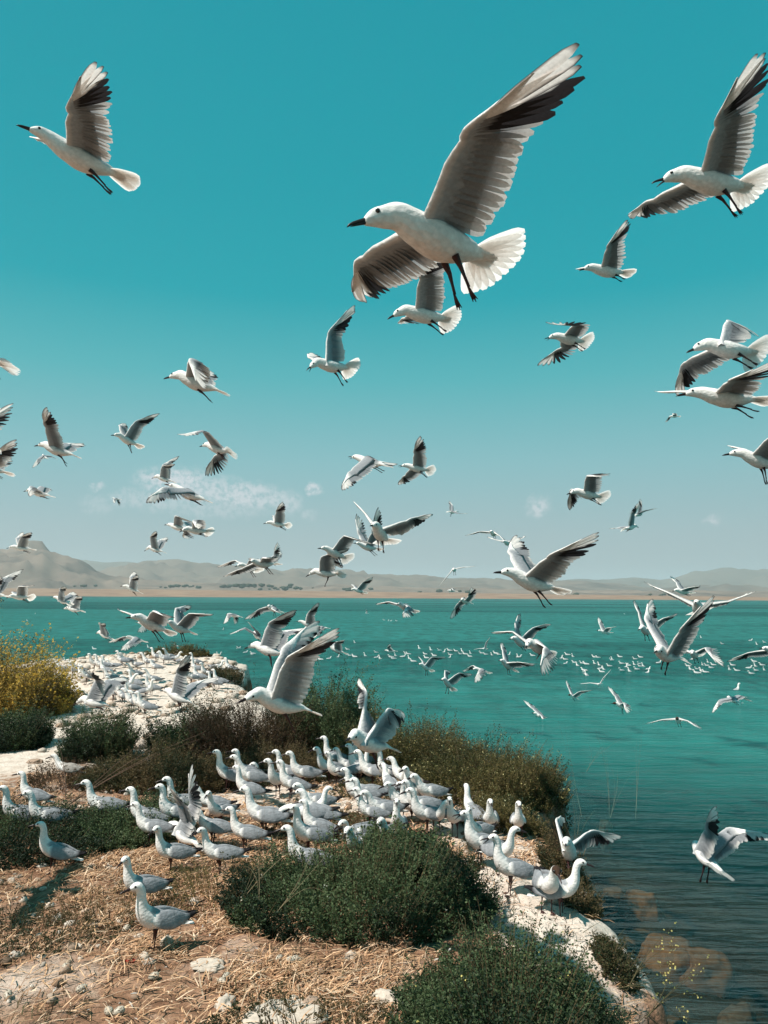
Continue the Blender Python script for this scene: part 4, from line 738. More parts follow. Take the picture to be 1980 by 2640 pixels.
STANDERS=[  # head px, feet px row, facing, pose, head yaw, opts, label
(348, 2285, 2466, 38, 'up', 0, '', 'nearest gull, standing on straw at the bottom left, facing left'),
(329, 2212, 2348, 35, 'up', 40, '', 'gull directly behind the nearest one with its head lowered toward the viewer'),
(99, 2127, 2251, 8, 'up', 0, '', 'gull with blue-grey wing standing alone at the edge of the low dark shrub at left'),
(93, 2039, None, 5, 'up', -5, 'O', 'open-billed gull in the low shrub at left, behind the lone gull'),
(53, 1995, 2066, 0, 'up', 0, '', 'gull in the left clearing behind the open-billed gull'),
(14, 2032, None, 15, 'up', 10, '', 'gull cut by the left edge of the picture in the shrub'),
(234, 2012, None, 8, 'up', 0, 'O', 'gull with bluish head lifted high, alone in the thicket left of the crowd'),
(144, 1946, 2007, 0, 'mid', 0, 'Y', 'brownish speckled young gull by the dead branch in the left clearing'),
(346, 2036, None, 5, 'up', -5, '', 'rear left gull of the crowd whose body is hidden by the leftmost one'),
(357, 2071, 2182, 8, 'up', 0, '', 'leftmost gull of the crowd, plump, standing in front of the dark shrub'),
(407, 2033, None, 4, 'up', 0, '', 'third gull from the crowd left end with long dark bill'),
(434, 2006, None, 3, 'up', 0, '', 'gull with head against the thicket, left of the upright white wing'),
(413, 2132, 2248, 25, 'up', 40, '', 'front gull looking down toward the viewer left of the raised wing'),
(542, 2134, 2238, 15, 'up', 30, '', 'front gull right of the raised wing with shaded bluish neck'),
(598, 2083, 2191, 3, 'up', 0, 'O', 'front gull with wide open bill in the middle of the left crowd'),
(645, 2022, 2153, 0, 'up', 0, '', 'tall gull standing free on bare ground in the crowd centre'),
(551, 2039, 2126, 50, 'up', 30, '', 'gull with speckled neck looking at the viewer behind the open-billed gull'),
(508, 2084, 2183, 5, 'mid', 0, '', 'gull whose head is hidden behind the raised white wing'),
(508, 2030, 2087, 5, 'mid', 0, '', 'gull of which only the white rump shows right of the wingtip'),
(556, 1939, 2042, 0, 'up', 0, '', 'foremost gull of the back left trio before the dark thicket'),
(601, 1936, None, 0, 'up', 0, 'O', 'open-billed gull of the back left trio'),
(604, 1951, None, 0, 'bent', 0, '', 'broad gull of the back left trio with head over the next one'),
(657, 1972, None, 5, 'low', 0, '', 'crouching gull with lifted tail between the back left trio and centre'),
(615, 1979, 2076, 0, 'up', -5, '', 'gull with blue-grey wing right below the back left trio'),
(717, 1936, None, 0, 'up', 0, 'O', 'back row gull with open bill left of the plump back gull'),
(754, 1938, None, 5, 'up', 0, '', 'back row gull with rounded grey back standing in profile'),
(703, 1960, None, 60, 'up', -50, '', 'gull seen from the breast behind a slender gull, head turned away'),
(718, 1965, 2067, 5, 'up', 0, '', 'slender gull with pale blue wing standing on one visible leg'),
(720, 2097, 2162, 5, 'down', 0, '', 'gull bending its head down between the crowd centre birds'),
(764, 2082, None, 10, 'up', 15, '', 'gull with strongly curved neck left of the plump central gull'),
(788, 2068, 2172, 5, 'up', -5, '', 'plump central gull with grey folded wing right of the curved neck'),
(749, 2133, None, 5, 'up', 0, '', 'front central gull with grey face at the left end of the middle bush'),
(775, 2021, None, 0, 'mid', 0, '', 'upper one of two gulls showing only heads left of the right-facing gull'),
(774, 2040, None, 0, 'mid', 0, '', 'lower one of two gulls showing only heads left of the right-facing gull'),
(838, 2029, 2107, 182, 'up', 0, '', 'gull facing right in the crowd centre'),
(822, 1929, None, 5, 'up', 0, '', 'back row gull standing left of the tall hindmost one'),
(840, 1908, None, 0, 'up', -10, '', 'hindmost gull of the crowd with small lifted head'),
(848, 1947, 2026, 25, 'up', -10, 'O', 'calling gull with rosy belly in the back row'),
(876, 1927, 1987, 3, 'up', 0, '', 'back row gull just left under the landing bird'),
(895, 1922, None, 0, 'up', 0, '', 'second back row gull under the landing bird'),
(915, 1913, None, 20, 'up', 40, '', 'back row gull whose head touches the breast of the landing bird'),
(934, 1933, None, 0, 'up', 0, '', 'gull facing left behind the one facing right under the landing bird'),
(953, 1939, 2014, 178, 'up', 0, '', 'gull facing right under the dangling feet of the landing bird'),
(979, 1937, None, 20, 'up', 10, '', 'gull right behind the dangling feet of the landing bird'),
(1004, 1959, None, -20, 'mid', 0, 'Y', 'dull grey gull at the thicket edge right of the dangling feet'),
(985, 1973, 2029, -60, 'mid', 0, '', 'gull turned away with dark wingtips at the thicket edge'),
(893, 1984, None, 2, 'up', 0, '', 'gull of the middle crowd with head left of two smaller heads'),
(911, 1996, None, 0, 'mid', 0, '', 'small head between the middle crowd gulls'),
(915, 2009, None, 0, 'up', 0, '', 'middle crowd gull behind the erect one with dark bill pointing left'),
(922, 2035, 2116, 2, 'up', 0, '', 'erect gull in front of the middle crowd with grey wing'),
(949, 2038, None, 0, 'mid', 0, '', 'gull half hidden right of the erect middle gull'),
(1008, 2021, None, 15, 'mid', 20, '', 'small gull looking aside at the left border of the right group'),
(1029, 2021, 2113, 4, 'up', 0, '', 'tall gull of the right group with long dark bill and pale back'),
(1045, 1982, None, 15, 'up', 15, '', 'hindmost gull of the right group with head down at the thicket'),
(1074, 1999, None, 5, 'mid', 0, '', 'gull behind a twig in the right group'),
(1057, 2010, None, 10, 'up', 0, '', 'narrow gull between the tall one and the twig gull'),
(1076, 2033, None, 0, 'up', -5, '', 'broad gull of the right group with grey back over rosy belly'),
(1019, 2068, 2149, 75, 'up', 15, '', 'gull facing the viewer with shaded streaked neck above the leafy shoots'),
(906, 2130, None, 70, 'mid', 0, '', 'gull head sticking out behind the middle bush facing the viewer'),
(986, 2105, None, 60, 'mid', 0, '', 'small pale gull nestling by the leafy shoots'),
(891, 2115, None, 30, 'low', 0, '', 'sitting gull almost hidden at the upper left edge of the middle bush'),
(1138, 2066, 2128, 110, 'mid', 60, 'O', 'small gull with bill opened to the right in the right group'),
(1165, 2056, 2149, 65, 'up', 20, '', 'gull facing forward with rosy belly left of the two front heads'),
(1201, 2027, 2113, -55, 'up', -20, '', 'gull with its back to the viewer before the olive thicket'),
(1261, 2057, 2149, 75, 'up', 20, '', 'gull facing forward with head tilted, left of the lone one on the bank'),
(1341, 2063, 2175, 85, 'up', 10, '', 'lone gull facing forward at the right end of the bank'),
(1213, 2082, 2164, 40, 'up', 30, '', 'slim gull with shaded neck behind the big profile gull'),
(1197, 2101, None, 0, 'up', 0, 'O', 'big gull in profile with dark open bill above the chalk slab'),
(1310, 2135, 2226, 130, 'up', 50, '', 'gull looking right on the chalk slab'),
(1281, 2161, 2312, 15, 'up', 5, 'O', 'calling gull standing on long legs on the chalk slab'),
(1490, 2214, 2306, 165, 'up', 0, '', 'big white gull in the lower right with neck stretched to the right'),
(1425, 2229, None, 95, 'mid', 0, 'K', 'dark-hooded gull peeking over the back of the big white gull'),
]
FLOAT=[(1338, 1690), (1373, 1687), (1427, 1687), (1445, 1693), (1457, 1697), (1463, 1685), (1479, 1689), (1481, 1705), (1458, 1708), (1491, 1712), (1501, 1707), (1511, 1709), (1535, 1707), (1533, 1691), (1542, 1692), (1547, 1711), (1547, 1721), (1551, 1729), (1559, 1722), (1571, 1714), (1577, 1699), (1581, 1697), (1598, 1690), (1603, 1708), (1612, 1715), (1620, 1712), (1603, 1726), (1626, 1727), (1637, 1696), (1651, 1691), (1638, 1710), (1649, 1709), (1650, 1715), (1661, 1714), (1642, 1723), (1671, 1722), (1667, 1730), (1506, 1725), (1509, 1735), (1515, 1737), (1698, 1706), (1774, 1714), (1783, 1722), (1797, 1722), (1797, 1732), (1813, 1711), (1822, 1713), (1833, 1719), (1827, 1704), (1839, 1711), (1857, 1709), (1811, 1727), (1819, 1730), (1889, 1712), (1883, 1723), (1900, 1726), (1931, 1719), (1950, 1714), (1965, 1712), (1949, 1726), (1972, 1724), (1937, 1734), (1944, 1702), (1809, 1640), (1862, 1657), (1935, 1648), (1953, 1658), (1971, 1653), (1610, 1579), (944, 1687), (970, 1679), (970, 1692), (982, 1694), (1008, 1691), (1014, 1695), (1022, 1687), (1053, 1683), (1039, 1690), (1057, 1694), (1065, 1702), (1047, 1682), (1083, 1668), (1096, 1683), (1099, 1693), (1113, 1672), (1133, 1674), (1119, 1687), (1143, 1677), (1159, 1674), (1161, 1685), (1158, 1691), (1175, 1675), (1187, 1683), (1193, 1675), (1199, 1683), (1211, 1689), (1215, 1681), (1242, 1681), (1252, 1684), (1270, 1685), (1278, 1681), (1285, 1684), (1311, 1684), (1338, 1691), (990, 1595), (1000, 1597), (1008, 1597), (1022, 1597), (564, 1685), (615, 1668), (633, 1679), (651, 1683), (826, 1697), (848, 1695), (870, 1690), (902, 1687), (914, 1690), (916, 1653), (896, 1671), (70, 1596), (90, 1579), (131, 1686), (175, 1706), (171, 1701), (191, 1736), (243, 1670), (384, 1665), (454, 1663), (497, 1672), (565, 1685), (616, 1668), (652, 1682), (574, 1619)]
MOUND=[(259, 1734), (273, 1732), (292, 1724), (314, 1720), (325, 1720), (352, 1720), (380, 1716), (401, 1736), (402, 1708), (424, 1710), (436, 1707), (450, 1713), (465, 1710), (504, 1722), (559, 1727), (575, 1738), (594, 1743), (644, 1746), (157, 1742), (189, 1746), (201, 1746), (14, 1757), (213, 1757), (243, 1730), (346, 1753), (284, 1769), (304, 1768), (507, 1742), (392, 1769), (346, 1783), (298, 1797), (376, 1801), (338, 1797), (390, 1795), (342, 1837), (360, 1841), (374, 1851), (318, 1819), (310, 1805), (292, 1805), (338, 1819), (533, 1753), (551, 1781), (565, 1775), (513, 1763), (271, 1748), (326, 1791), (223, 1763), (422, 1714), (493, 1764), (621, 1746)]
def place_flyers():
    for i,(label,opts,p) in enumerate(FLY): make_flyer(i,p,label,opts,False)
place_flyers()

# ================================================================ GROUND COVER, STONES, BUSHES
rg=np.random.default_rng(11)
def leaf_mat(name,trans=.35,rough=.6):
    return attr_mat(name,rough=rough,trans=trans,var=.12,bscale=30,spec=.25)
M_LEAF=leaf_mat('leaf'); M_STEM=attr_mat('stem_bark',rough=.9,var=.2,bscale=60,spec=.1); M_STRAW=attr_mat('straw',rough=.75,trans=.15,var=.15,bscale=40,spec=.2); M_FLOWER=attr_mat('petal',rough=.7,trans=.4,var=.05)
def ribbon_tubes(P,R,col):
    """P (m,s,3) polylines -> three sided tubes"""
    m,s,_=P.shape; T=np.gradient(P,axis=1); T/=np.linalg.norm(T,axis=2,keepdims=True)+1e-9
    ref=np.array([.31,.95,.1]); A=np.cross(T,ref); A/=np.linalg.norm(A,axis=2,keepdims=True)+1e-9; B=np.cross(T,A)
    V=np.stack([P+ (A*math.cos(a)+B*math.sin(a))*R for a in (0,2.09,4.19)],2)   # m,s,3,3
    base=np.arange(m)[:,None,None]*s*3; i=np.arange(s-1)[None,:,None]; j=np.arange(3)[None,None,:]; j2=(j+1)%3
    Fq=np.stack([base+i*3+j,base+i*3+j2,base+(i+1)*3+j2,base+(i+1)*3+j],-1).reshape(-1,4)
    return V.reshape(-1,3),Fq,np.repeat(col,s*3,0)
def bush(name,label,cx,cy,rx,ry,h,stems,leaves,leaf=.014,cols=((.05,.085,.03),),stemcol=(.12,.09,.05),lean=.5,spike=.3,flowers=0,fcol=(.75,.6,.12),start=.10,category='bush',lw=.50,top=.3,seed=0,fsize=.010,bare=0,upr=.30):
    r=np.random.default_rng(1000+seed); m=stems; leaf=leaf*1.22; leaves=int(leaves*1.35) if not bare else leaves
    a=r.random(m)*2*math.pi; q=np.sqrt(r.random(m)); 
    bx=cx+rx*q*np.cos(a)*.92; by=cy+ry*q*np.sin(a)*.92
    wob=1+.35*N1.fbm(bx*4.1+seed,by*4.1,4,.6)*2.1
    hh=h*np.clip(1-q**2.6*.75,.12,1)*wob*(1-top*r.random(m))*np.where(r.random(m)<spike*.3,1.25,1)
    bz=height(bx,by)-.01
    la=a+r.normal(0,.7,m); ln=lean*q*hh+r.random(m)*.12*hh
    S=6; t=np.linspace(0,1,S)[None,:,None]
    dirv=np.stack([np.cos(la)*ln,np.sin(la)*ln,hh],-1)[:,None,:]
    bend=np.stack([np.cos(la),np.sin(la),-.4*np.ones(m)],-1)[:,None,:]*(hh*.22*r.random(m))[:,None,None]
    P=np.stack([bx,by,bz],-1)[:,None,:]+dirv*t+bend*t**2
    root=link(name,None,label=label,category=category); base=np.array([cx,cy,float(height(cx,cy))]); root.location=base
    P=P-base
    sr=.0016+.0012*r.random(m); sc_=np.array(stemcol)*(.7+.6*r.random((m,1)))
    keep=np.arange(m) if m<700 else np.arange(0,m,2)
    V,Fq,C=ribbon_tubes(P[keep],(np.linspace(1,.35,S)[None,:,None]*sr[keep][:,None,None]),sc_[keep])
    link('stems',mesh_np('stems',V,Fq,M_STEM,C),root,kind='stuff')
    k=leaves; n=m*k; tt=start+(1-start)*r.random((m,k))**.8
    if bare: tt[r.random(m)<bare]=.999
    x=tt*(S-1); i0=np.clip(x.astype(int),0,S-2); f=(x-i0)[...,None]; mi=np.arange(m)[:,None]
    pos=P[mi,i0]*(1-f)+P[mi,i0+1]*f; tan=P[mi,i0+1]-P[mi,i0]; tan/=np.linalg.norm(tan,axis=-1,keepdims=True)
    ph=r.random((m,k))*2*math.pi; out=np.stack([np.cos(ph),np.sin(ph),r.normal(.1,.45,(m,k))],-1)
    d=tan*upr+out*.75; d/=np.linalg.norm(d,axis=-1,keepdims=True)
    L=leaf*(.55+.9*r.random((m,k,1)))*(1.15-.45*tt[...,None]); w_=L*lw
    pos=pos+out*leaf*.5*r.random((m,k,1))
    side=np.cross(d,r.normal(0,1,(m,k,3))); side/=np.linalg.norm(side,axis=-1,keepdims=True)+1e-9
    upn=np.cross(side,d)
    V=np.stack([pos,pos+d*L*.5+side*w_*.5+upn*w_*.12,pos+d*L,pos+d*L*.5-side*w_*.5+upn*w_*.12],2).reshape(-1,3)
    Fq=np.arange(n*4).reshape(-1,4)
    pal=np.array(cols); ci=(N2.fbm(bx*4+seed,by*4,2)[:,None]*2.2+.5+r.normal(0,.28,(m,k)))*len(pal); ci=np.clip(ci.astype(int),0,len(pal)-1)
    C=pal[ci]*(.65+.6*r.random((m,k,1))); C=np.repeat(C.reshape(-1,3),4,0)
    link('foliage',mesh_np('foliage',V,Fq,M_LEAF,C),root,kind='stuff')
    if flowers:
        fi=r.choice(m,min(flowers,m),replace=False); fp=P[fi,-1]+r.normal(0,.006,(len(fi),3)); V=[];Fq=[]
        n=0; VV=[];FF=[]
        for p in fp:
            for _ in range(3):
                c=p+r.normal(0,.006,3); a1=nrm(r.normal(0,1,3)+np.array([0,0,.8])); s1=nrm(np.cross(a1,r.normal(0,1,3))); s2=np.cross(a1,s1); z=fsize*(.5+.5*r.random())
                VV+= [c+s1*z*.6,c+s2*z*.6+a1*z*.1,c-s1*z*.6,c-s2*z*.6+a1*z*.1]; FF.append((n,n+1,n+2,n+3)); n+=4
        link('flowers',mesh_np('flowers',np.array(VV),np.array(FF),M_FLOWER,np.repeat(np.array(fcol)[None]*(.7+.5*r.random((n//4,1))),4,0)),root,kind='stuff')
    return root
DK=((.020,.038,.020),(.032,.058,.026),(.050,.085,.034),(.095,.135,.060))
OL=((.045,.052,.018),(.075,.080,.026),(.115,.105,.034),(.17,.135,.05))
BR=((.045,.026,.014),(.075,.042,.020),(.06,.055,.025),(.11,.065,.03))
YE=((.12,.095,.03),(.26,.18,.045),(.42,.29,.07),(.56,.40,.11))
MX=((.030,.045,.020),(.055,.060,.024),(.085,.072,.030),(.13,.095,.045))
# foreground
bush('bush','dense dark green leafy bush in the middle foreground right of the two nearest standing gulls',-.12,4.12,.74,.46,.36,1500,34,.0135,DK,seed=1,lean=.55,flowers=14,fcol=(.6,.6,.5),fsize=.007)
bush('bush','broad dark green bush filling the lower right corner of the land above the water',.45,2.88,.42,.46,.31,1600,34,.0125,DK,seed=2,lean=.5,flowers=24,fcol=(.72,.62,.2),fsize=.008,spike=.8)
bush('bush','small leafy shoot cluster between the crowd and the middle foreground bush',.16,4.62,.22,.20,.26,260,30,.022,DK,seed=3,lw=.7)
bush('weed_patch','low weeds growing among straw at the bottom centre of the picture',-.28,2.92,.42,.26,.13,240,16,.012,MX,seed=4,category='weeds',bare=.3)
bush('weed_patch','wispy dry weeds left of the middle foreground bush',-.85,4.35,.42,.34,.18,260,13,.011,OL,seed=5,category='weeds',bare=.4,stemcol=(.28,.19,.09))
bush('weed_patch','low dark weeds along the bottom left edge in the straw',-1.75,3.75,.55,.30,.14,330,14,.012,MX,seed=6,category='weeds',bare=.3)
bush('weed_patch','short dry tufts right behind the nearest standing gull',-1.35,4.05,.45,.22,.13,150,10,.010,MX,seed=7,category='weeds',bare=.5,stemcol=(.25,.16,.08))
# left mat
bush('bush','low spreading dark green shrub at the left edge under the gulls walking there',-2.55,5.15,.95,.55,.24,1500,30,.014,DK,seed=8,lean=.8)
bush('bush','dark low shrub left of the front row of the crowd',-1.72,5.35,.45,.42,.27,800,30,.014,DK,seed=9,lean=.6)
# band behind the crowd
bush('bush','brownish green thicket behind the left half of the crowd',-1.95,6.75,.80,.42,.30,1300,30,.014,MX,seed=10,flowers=50,fcol=(.45,.38,.14),fsize=.008,spike=.6)
bush('bush','thorny brown undergrowth left of the thicket with bare grey twigs',-2.75,6.7,.35,.35,.22,300,16,.013,BR,seed=11,stemcol=(.20,.13,.09),bare=.5)
bush('bush','dark green pointed bush left of the gravel gap',-2.85,7.75,.33,.34,.50,560,40,.019,DK,seed=12,spike=.9)
bush('bush','dark green bush right of the gravel gap below the flying gull with one upright wing',-1.95,7.9,.38,.36,.58,700,40,.019,DK,seed=13,spike=.9)
bush('bush','rust brown dry bush behind the large tall-winged gull',-1.30,7.7,.60,.45,.64,1500,34,.014,BR,seed=14,spike=.5)
bush('bush','tall spiky dark green bush at centre against the water',-.62,8.05,.42,.36,.80,900,44,.020,DK,seed=15,spike=1.4,top=.35)
bush('bush','round dark bush between the spiky bush and the landing gull',-.25,7.75,.34,.30,.52,560,38,.018,DK,seed=16,spike=.8)
bush('bush','olive low thicket directly behind the crowd centre',-.95,7.0,.72,.34,.30,1000,28,.013,MX,seed=17,flowers=20,fcol=(.5,.45,.2),fsize=.007)
bush('bush','dark green bush at the far left edge below the yellow flowering bush',-4.05,8.3,.50,.40,.42,900,38,.019,DK,seed=18)
bush('bush','large yellow flowering bush at the left edge before the lake',-5.05,10.4,.90,.60,.86,1900,36,.022,YE,seed=19,flowers=1900,fcol=(.66,.44,.075),fsize=.026,spike=.9,top=.4)
bush('bush','small brown tuft on the crest of the far gravel',-5.0,18.6,.9,.4,.30,260,26,.03,OL,seed=20)
bush('bush','small dry shrub on the right tip of the far gravel mound',-2.85,14.2,.5,.6,.35,300,26,.026,MX,seed=21)
# right olive bank
bush('bush','olive green thicket with pale yellow flowers on the right bank beside the water',.80,6.55,.62,.62,.38,1900,30,.013,OL,seed=22,flowers=170,fcol=(.70,.62,.30),fsize=.010,spike=.8)
bush('bush','olive grassy thicket behind the right half of the crowd at the far bank',.25,7.25,.72,.46,.42,1700,30,.014,OL,seed=23,flowers=80,fcol=(.6,.52,.22),fsize=.009,spike=.7)
bush('bush','dry golden green scrub on the outer corner of the right bank',1.22,6.55,.34,.42,.30,800,26,.013,OL,seed=24,flowers=60,fcol=(.7,.6,.25),fsize=.010,stemcol=(.25,.17,.08),spike=1.0)
bush('bush','flowering green scrub under the two gulls facing forward on the right bank',.88,5.62,.34,.32,.24,800,28,.012,OL,seed=25,flowers=70,fcol=(.72,.66,.4),fsize=.009)
bush('bush','small green scrub on the cliff edge behind the winged gull',1.12,4.78,.15,.24,.20,320,24,.012,MX,seed=26)
bush('bush','dark scrub hanging at the cliff edge right of the chalk slab',1.05,4.25,.08,.22,.13,220,24,.012,MX,seed=27,lean=1.0)
bush('bush','small tuft at the top of the red brown bank edge',1.05,3.6,.07,.16,.10,140,24,.012,MX,seed=28,lean=1.0)
bush('weed_patch','sparse green weeds growing between the gulls in the crowd centre',-.42,5.45,.55,.42,.10,420,16,.013,MX,seed=29,category='weeds')
bush('weed_patch','dry weeds on the chalk below the right group of gulls',.42,4.72,.20,.14,.13,150,18,.011,OL,seed=30,category='weeds')
bush('weed_patch','thin weeds at the back of the crowd under the landing gull',.02,6.35,.5,.25,.14,320,18,.012,OL,seed=31,category='weeds',flowers=12,fcol=(.6,.55,.3))
# flowering stems hanging over the water at the lower right
def sprays(label,pts,seed,col=(.10,.085,.045),fl=True,tk=1.0):
    r=np.random.default_rng(seed); root=link('flowering_stems',None,label=label,category='plant'); V=[];Fq=[];n=0;fv=[];ff=[];fn=0
    for x0,y0,z0,x1,y1,z1 in pts:
        a=np.array([x0,y0,z0]); b=np.array([x1,y1,z1]); m=(a+b)/2+np.array([0,0,.07])+r.normal(0,.02,3)
        for k in range(4):
            e=b+r.normal(0,.09 if fl else .14,3); P=np.array([(1-t)**2*a+2*t*(1-t)*m+t*t*e for t in np.linspace(0,1,9)]); 
            v,f,_=ribbon_tubes(P[None],(np.linspace(.0015,.0005,9)*tk)[None,:,None],np.zeros((1,3))); V.append(v);Fq.append(f+n);n+=len(v)
            if fl:
                for q in (P[-1],P[-2],P[-3]):
                    for _ in range(3):
                        c=q+r.normal(0,.007,3); s1=nrm(r.normal(0,1,3)); s2=nrm(np.cross(s1,r.normal(0,1,3))); z=.0042
                        fv+=[c+s1*z,c+s2*z,c-s1*z,c-s2*z]; ff.append((fn,fn+1,fn+2,fn+3)); fn+=4
    link('stems',mesh_np('stems',np.concatenate(V),np.concatenate(Fq),M_STEM,np.array(col)),root,kind='stuff')
    if fl: link('flowers',mesh_np('flowers',np.array(fv),np.array(ff),M_FLOWER,np.array((.75,.62,.22))),root,kind='stuff')
sprays('thin stems with small yellow flowers reaching over the water at the lower right',[(.95,2.9,.1,1.25,3.1,.12),(.95,2.7,.1,1.28,2.95,.02),(.9,2.6,.05,1.22,2.75,-.04),(.95,3.1,.1,1.2,3.3,.12),(.9,2.5,.05,1.12,2.6,-.02),(1.0,2.8,.0,1.35,2.9,-.10),(.85,2.9,.2,1.1,2.9,.12)],5)
sprays('pale bare reed twigs standing in the teal water beyond the right bank',[(2.3,9.0,-.95,2.1,9.1,.0),(2.6,9.0,-.95,2.62,9.0,.05),(2.9,9.0,-.95,3.05,9.2,-.1),(1.9,8.8,-.95,1.7,8.9,-.35),(2.35,9.0,-.4,2.6,9.0,-.05),(2.6,9.0,-.95,2.85,9.1,-.3)],6,col=(.22,.22,.16),fl=False,tk=.6)
sprays('thin twigs sticking up at the cliff edge behind the winged gull',[(1.2,5.0,-.1,1.32,5.05,.28),(1.2,4.9,-.1,1.2,5.0,.20),(1.25,5.1,-.2,1.42,5.1,.12)],7,col=(.16,.12,.07),fl=False)
sprays('dead brown branch arching through the thicket at the left',[(-2.35,5.6,.02,-1.75,6.7,.42),(-2.3,5.7,.02,-2.6,6.4,.25)],8,col=(.14,.09,.065),fl=False,tk=2.5)
sprays('bleached twigs sticking out of the middle foreground bush at its left end',[(-.75,4.0,.0,-.45,4.1,.38),(-.6,3.9,.05,-.62,4.0,.36),(-.5,3.8,.1,-.25,3.9,.33)],9,col=(.26,.21,.13),fl=False,tk=.7)
# straw
def straw(n,xr,yr,l0,l1,cols,r,dens=None,wd=.0022,zup=.012,tilt=.12):
    x=r.uniform(*xr,n); y=r.uniform(*yr,n)
    if dens is not None: k=r.random(n)<dens(x,y); x=x[k];y=y[k]
    s=sdf(x,y); k=s>.02; x=x[k];y=y[k]; n=len(x)
    a=r.normal(0.2,1.1,n); L=r.uniform(l0,l1,n)*(.5+r.random(n)**2); z=height(x,y)+r.random(n)*zup+.002; ti=np.abs(r.normal(0,tilt,n))
    d=np.stack([np.cos(a)*np.cos(ti),np.sin(a)*np.cos(ti),np.sin(ti)],-1); p=np.stack([x,y,z],-1); sd=np.stack([-np.sin(a),np.cos(a),np.zeros(n)],-1)*(wd*(.5+r.random(n)))[:,None]
    mid=p+d*(L/2)[:,None]+np.stack([sd[:,0],sd[:,1],.006*r.random(n)+sd[:,2]],-1)*1.5; e=p+d*L[:,None]
    zm=np.array([0,0,1.])*.0
    V=np.stack([p-sd,p+sd,mid-sd,mid+sd,e-sd*.4,e+sd*.4],1).reshape(-1,3); b=np.arange(n)[:,None]*6
    Fq=np.concatenate([b+np.array([0,1,3,2]),b+np.array([2,3,5,4])],0)
    pal=np.array(cols); C=pal[r.integers(0,len(pal),n)]*(.6+.7*r.random((n,1)))
    return V,Fq,np.repeat(C,6,0)
ST=((.60,.37,.21),(.68,.45,.28),(.48,.28,.16),(.34,.18,.10),(.72,.54,.38))
strawdens=lambda x,y: np.clip(.50+N1.fbm(x*1.9,y*1.9,3)*2.6,0.14,1)*np.where((x>.45)&(y>3.3),.15,1)
V,Fq,C=straw(76000,(-2.9,1.2),(2.2,5.0),.02,.12,ST,rg,strawdens,.0021,.02,.13); link('dry_straw',mesh_np('dry_straw',V,Fq,M_STRAW,C),None,kind='stuff')
V,Fq,C=straw(26000,(-3.2,1.3),(4.8,7.0),.03,.13,ST,rg,lambda x,y: np.clip(.30+N2.fbm(x*2,y*2,3)*2.0,0.03,.8),.0030,.015,.15); link('dry_straw',mesh_np('dry_straw',V,Fq,M_STRAW,C),None,kind='stuff')
V,Fq,C=straw(16000,(-3,1.2),(2.3,5.2),.02,.08,((.05,.035,.02),(.09,.06,.03),(.06,.06,.03),(.13,.08,.05)),rg,lambda x,y:np.clip(.35+N3.fbm(x*2.3,y*2.3,3)*2.5,0,1),.0018,.02,.6); link('withered_stalks',mesh_np('withered_stalks',V,Fq,M_STEM,C),None,kind='stuff')
# pebbles
def ico_unit():
    t=(1+5**.5)/2; v=np.array([(-1,t,0),(1,t,0),(-1,-t,0),(1,-t,0),(0,-1,t),(0,1,t),(0,-1,-t),(0,1,-t),(t,0,-1),(t,0,1),(-t,0,-1),(-t,0,1)],float); v/=np.linalg.norm(v[0])
    f=np.array([(0,11,5),(0,5,1),(0,1,7),(0,7,10),(0,10,11),(1,5,9),(5,11,4),(11,10,2),(10,7,6),(7,1,8),(3,9,4),(3,4,2),(3,2,6),(3,6,8),(3,8,9),(4,9,5),(2,4,11),(6,2,10),(8,6,7),(9,8,1)]); return v,f
IV,IF=ico_unit()
def pebbles(name,n,xr,yr,s0,s1,cols,r,dens=None,mat=None,sink=.25):
    x=r.uniform(*xr,n); y=r.uniform(*yr,n); k=sdf(x,y)>.0
    if dens is not None: k&=r.random(n)<dens(x,y)
    x=x[k];y=y[k];n=len(x); s=(s0+(s1-s0)*r.random(n)**3)[:,None,None]*np.array([1,1,.6])*(.7+.6*r.random((n,1,3)))
    a=r.random(n)*6.28; c,s_=np.cos(a),np.sin(a); v=IV[None]*s*(.8+.4*r.random((n,12,1)))
    v=np.stack([v[...,0]*c[:,None]-v[...,1]*s_[:,None],v[...,0]*s_[:,None]+v[...,1]*c[:,None],v[...,2]],-1)+np.stack([x,y,height(x,y)+s[:,0,2]*.3],-1)[:,None]
    Fq=(np.arange(n)[:,None,None]*12+IF[None]).reshape(-1,3); pal=np.array(cols); C=np.repeat(pal[r.integers(0,len(pal),n)]*(.75+.4*r.random((n,1))),12,0)
    link(name,mesh_np(name,v.reshape(-1,3),Fq,mat or M_STONE,C,smooth=False),None,kind='stuff')
M_STONE=attr_mat('limestone',rough=.95,bump=.6,bscale=45,var=.14,spec=.1)
CH=((.50,.42,.35),(.56,.48,.41),(.42,.33,.26),(.32,.23,.17),(.60,.53,.46))
pebbles('gravel',5200,(-9,-2),(8,20.5),.012,.10,CH,rg,lambda x,y:np.clip(.5+N1.fbm(x*.9,y*.9,3),0,1))
pebbles('gravel',5200,(-3,1.35),(2.2,7),.003,.034,CH+((.25,.17,.12),),rg,lambda x,y:np.clip(.45+N2.fbm(x*1.8,y*1.8,3)*1.6,0,1))
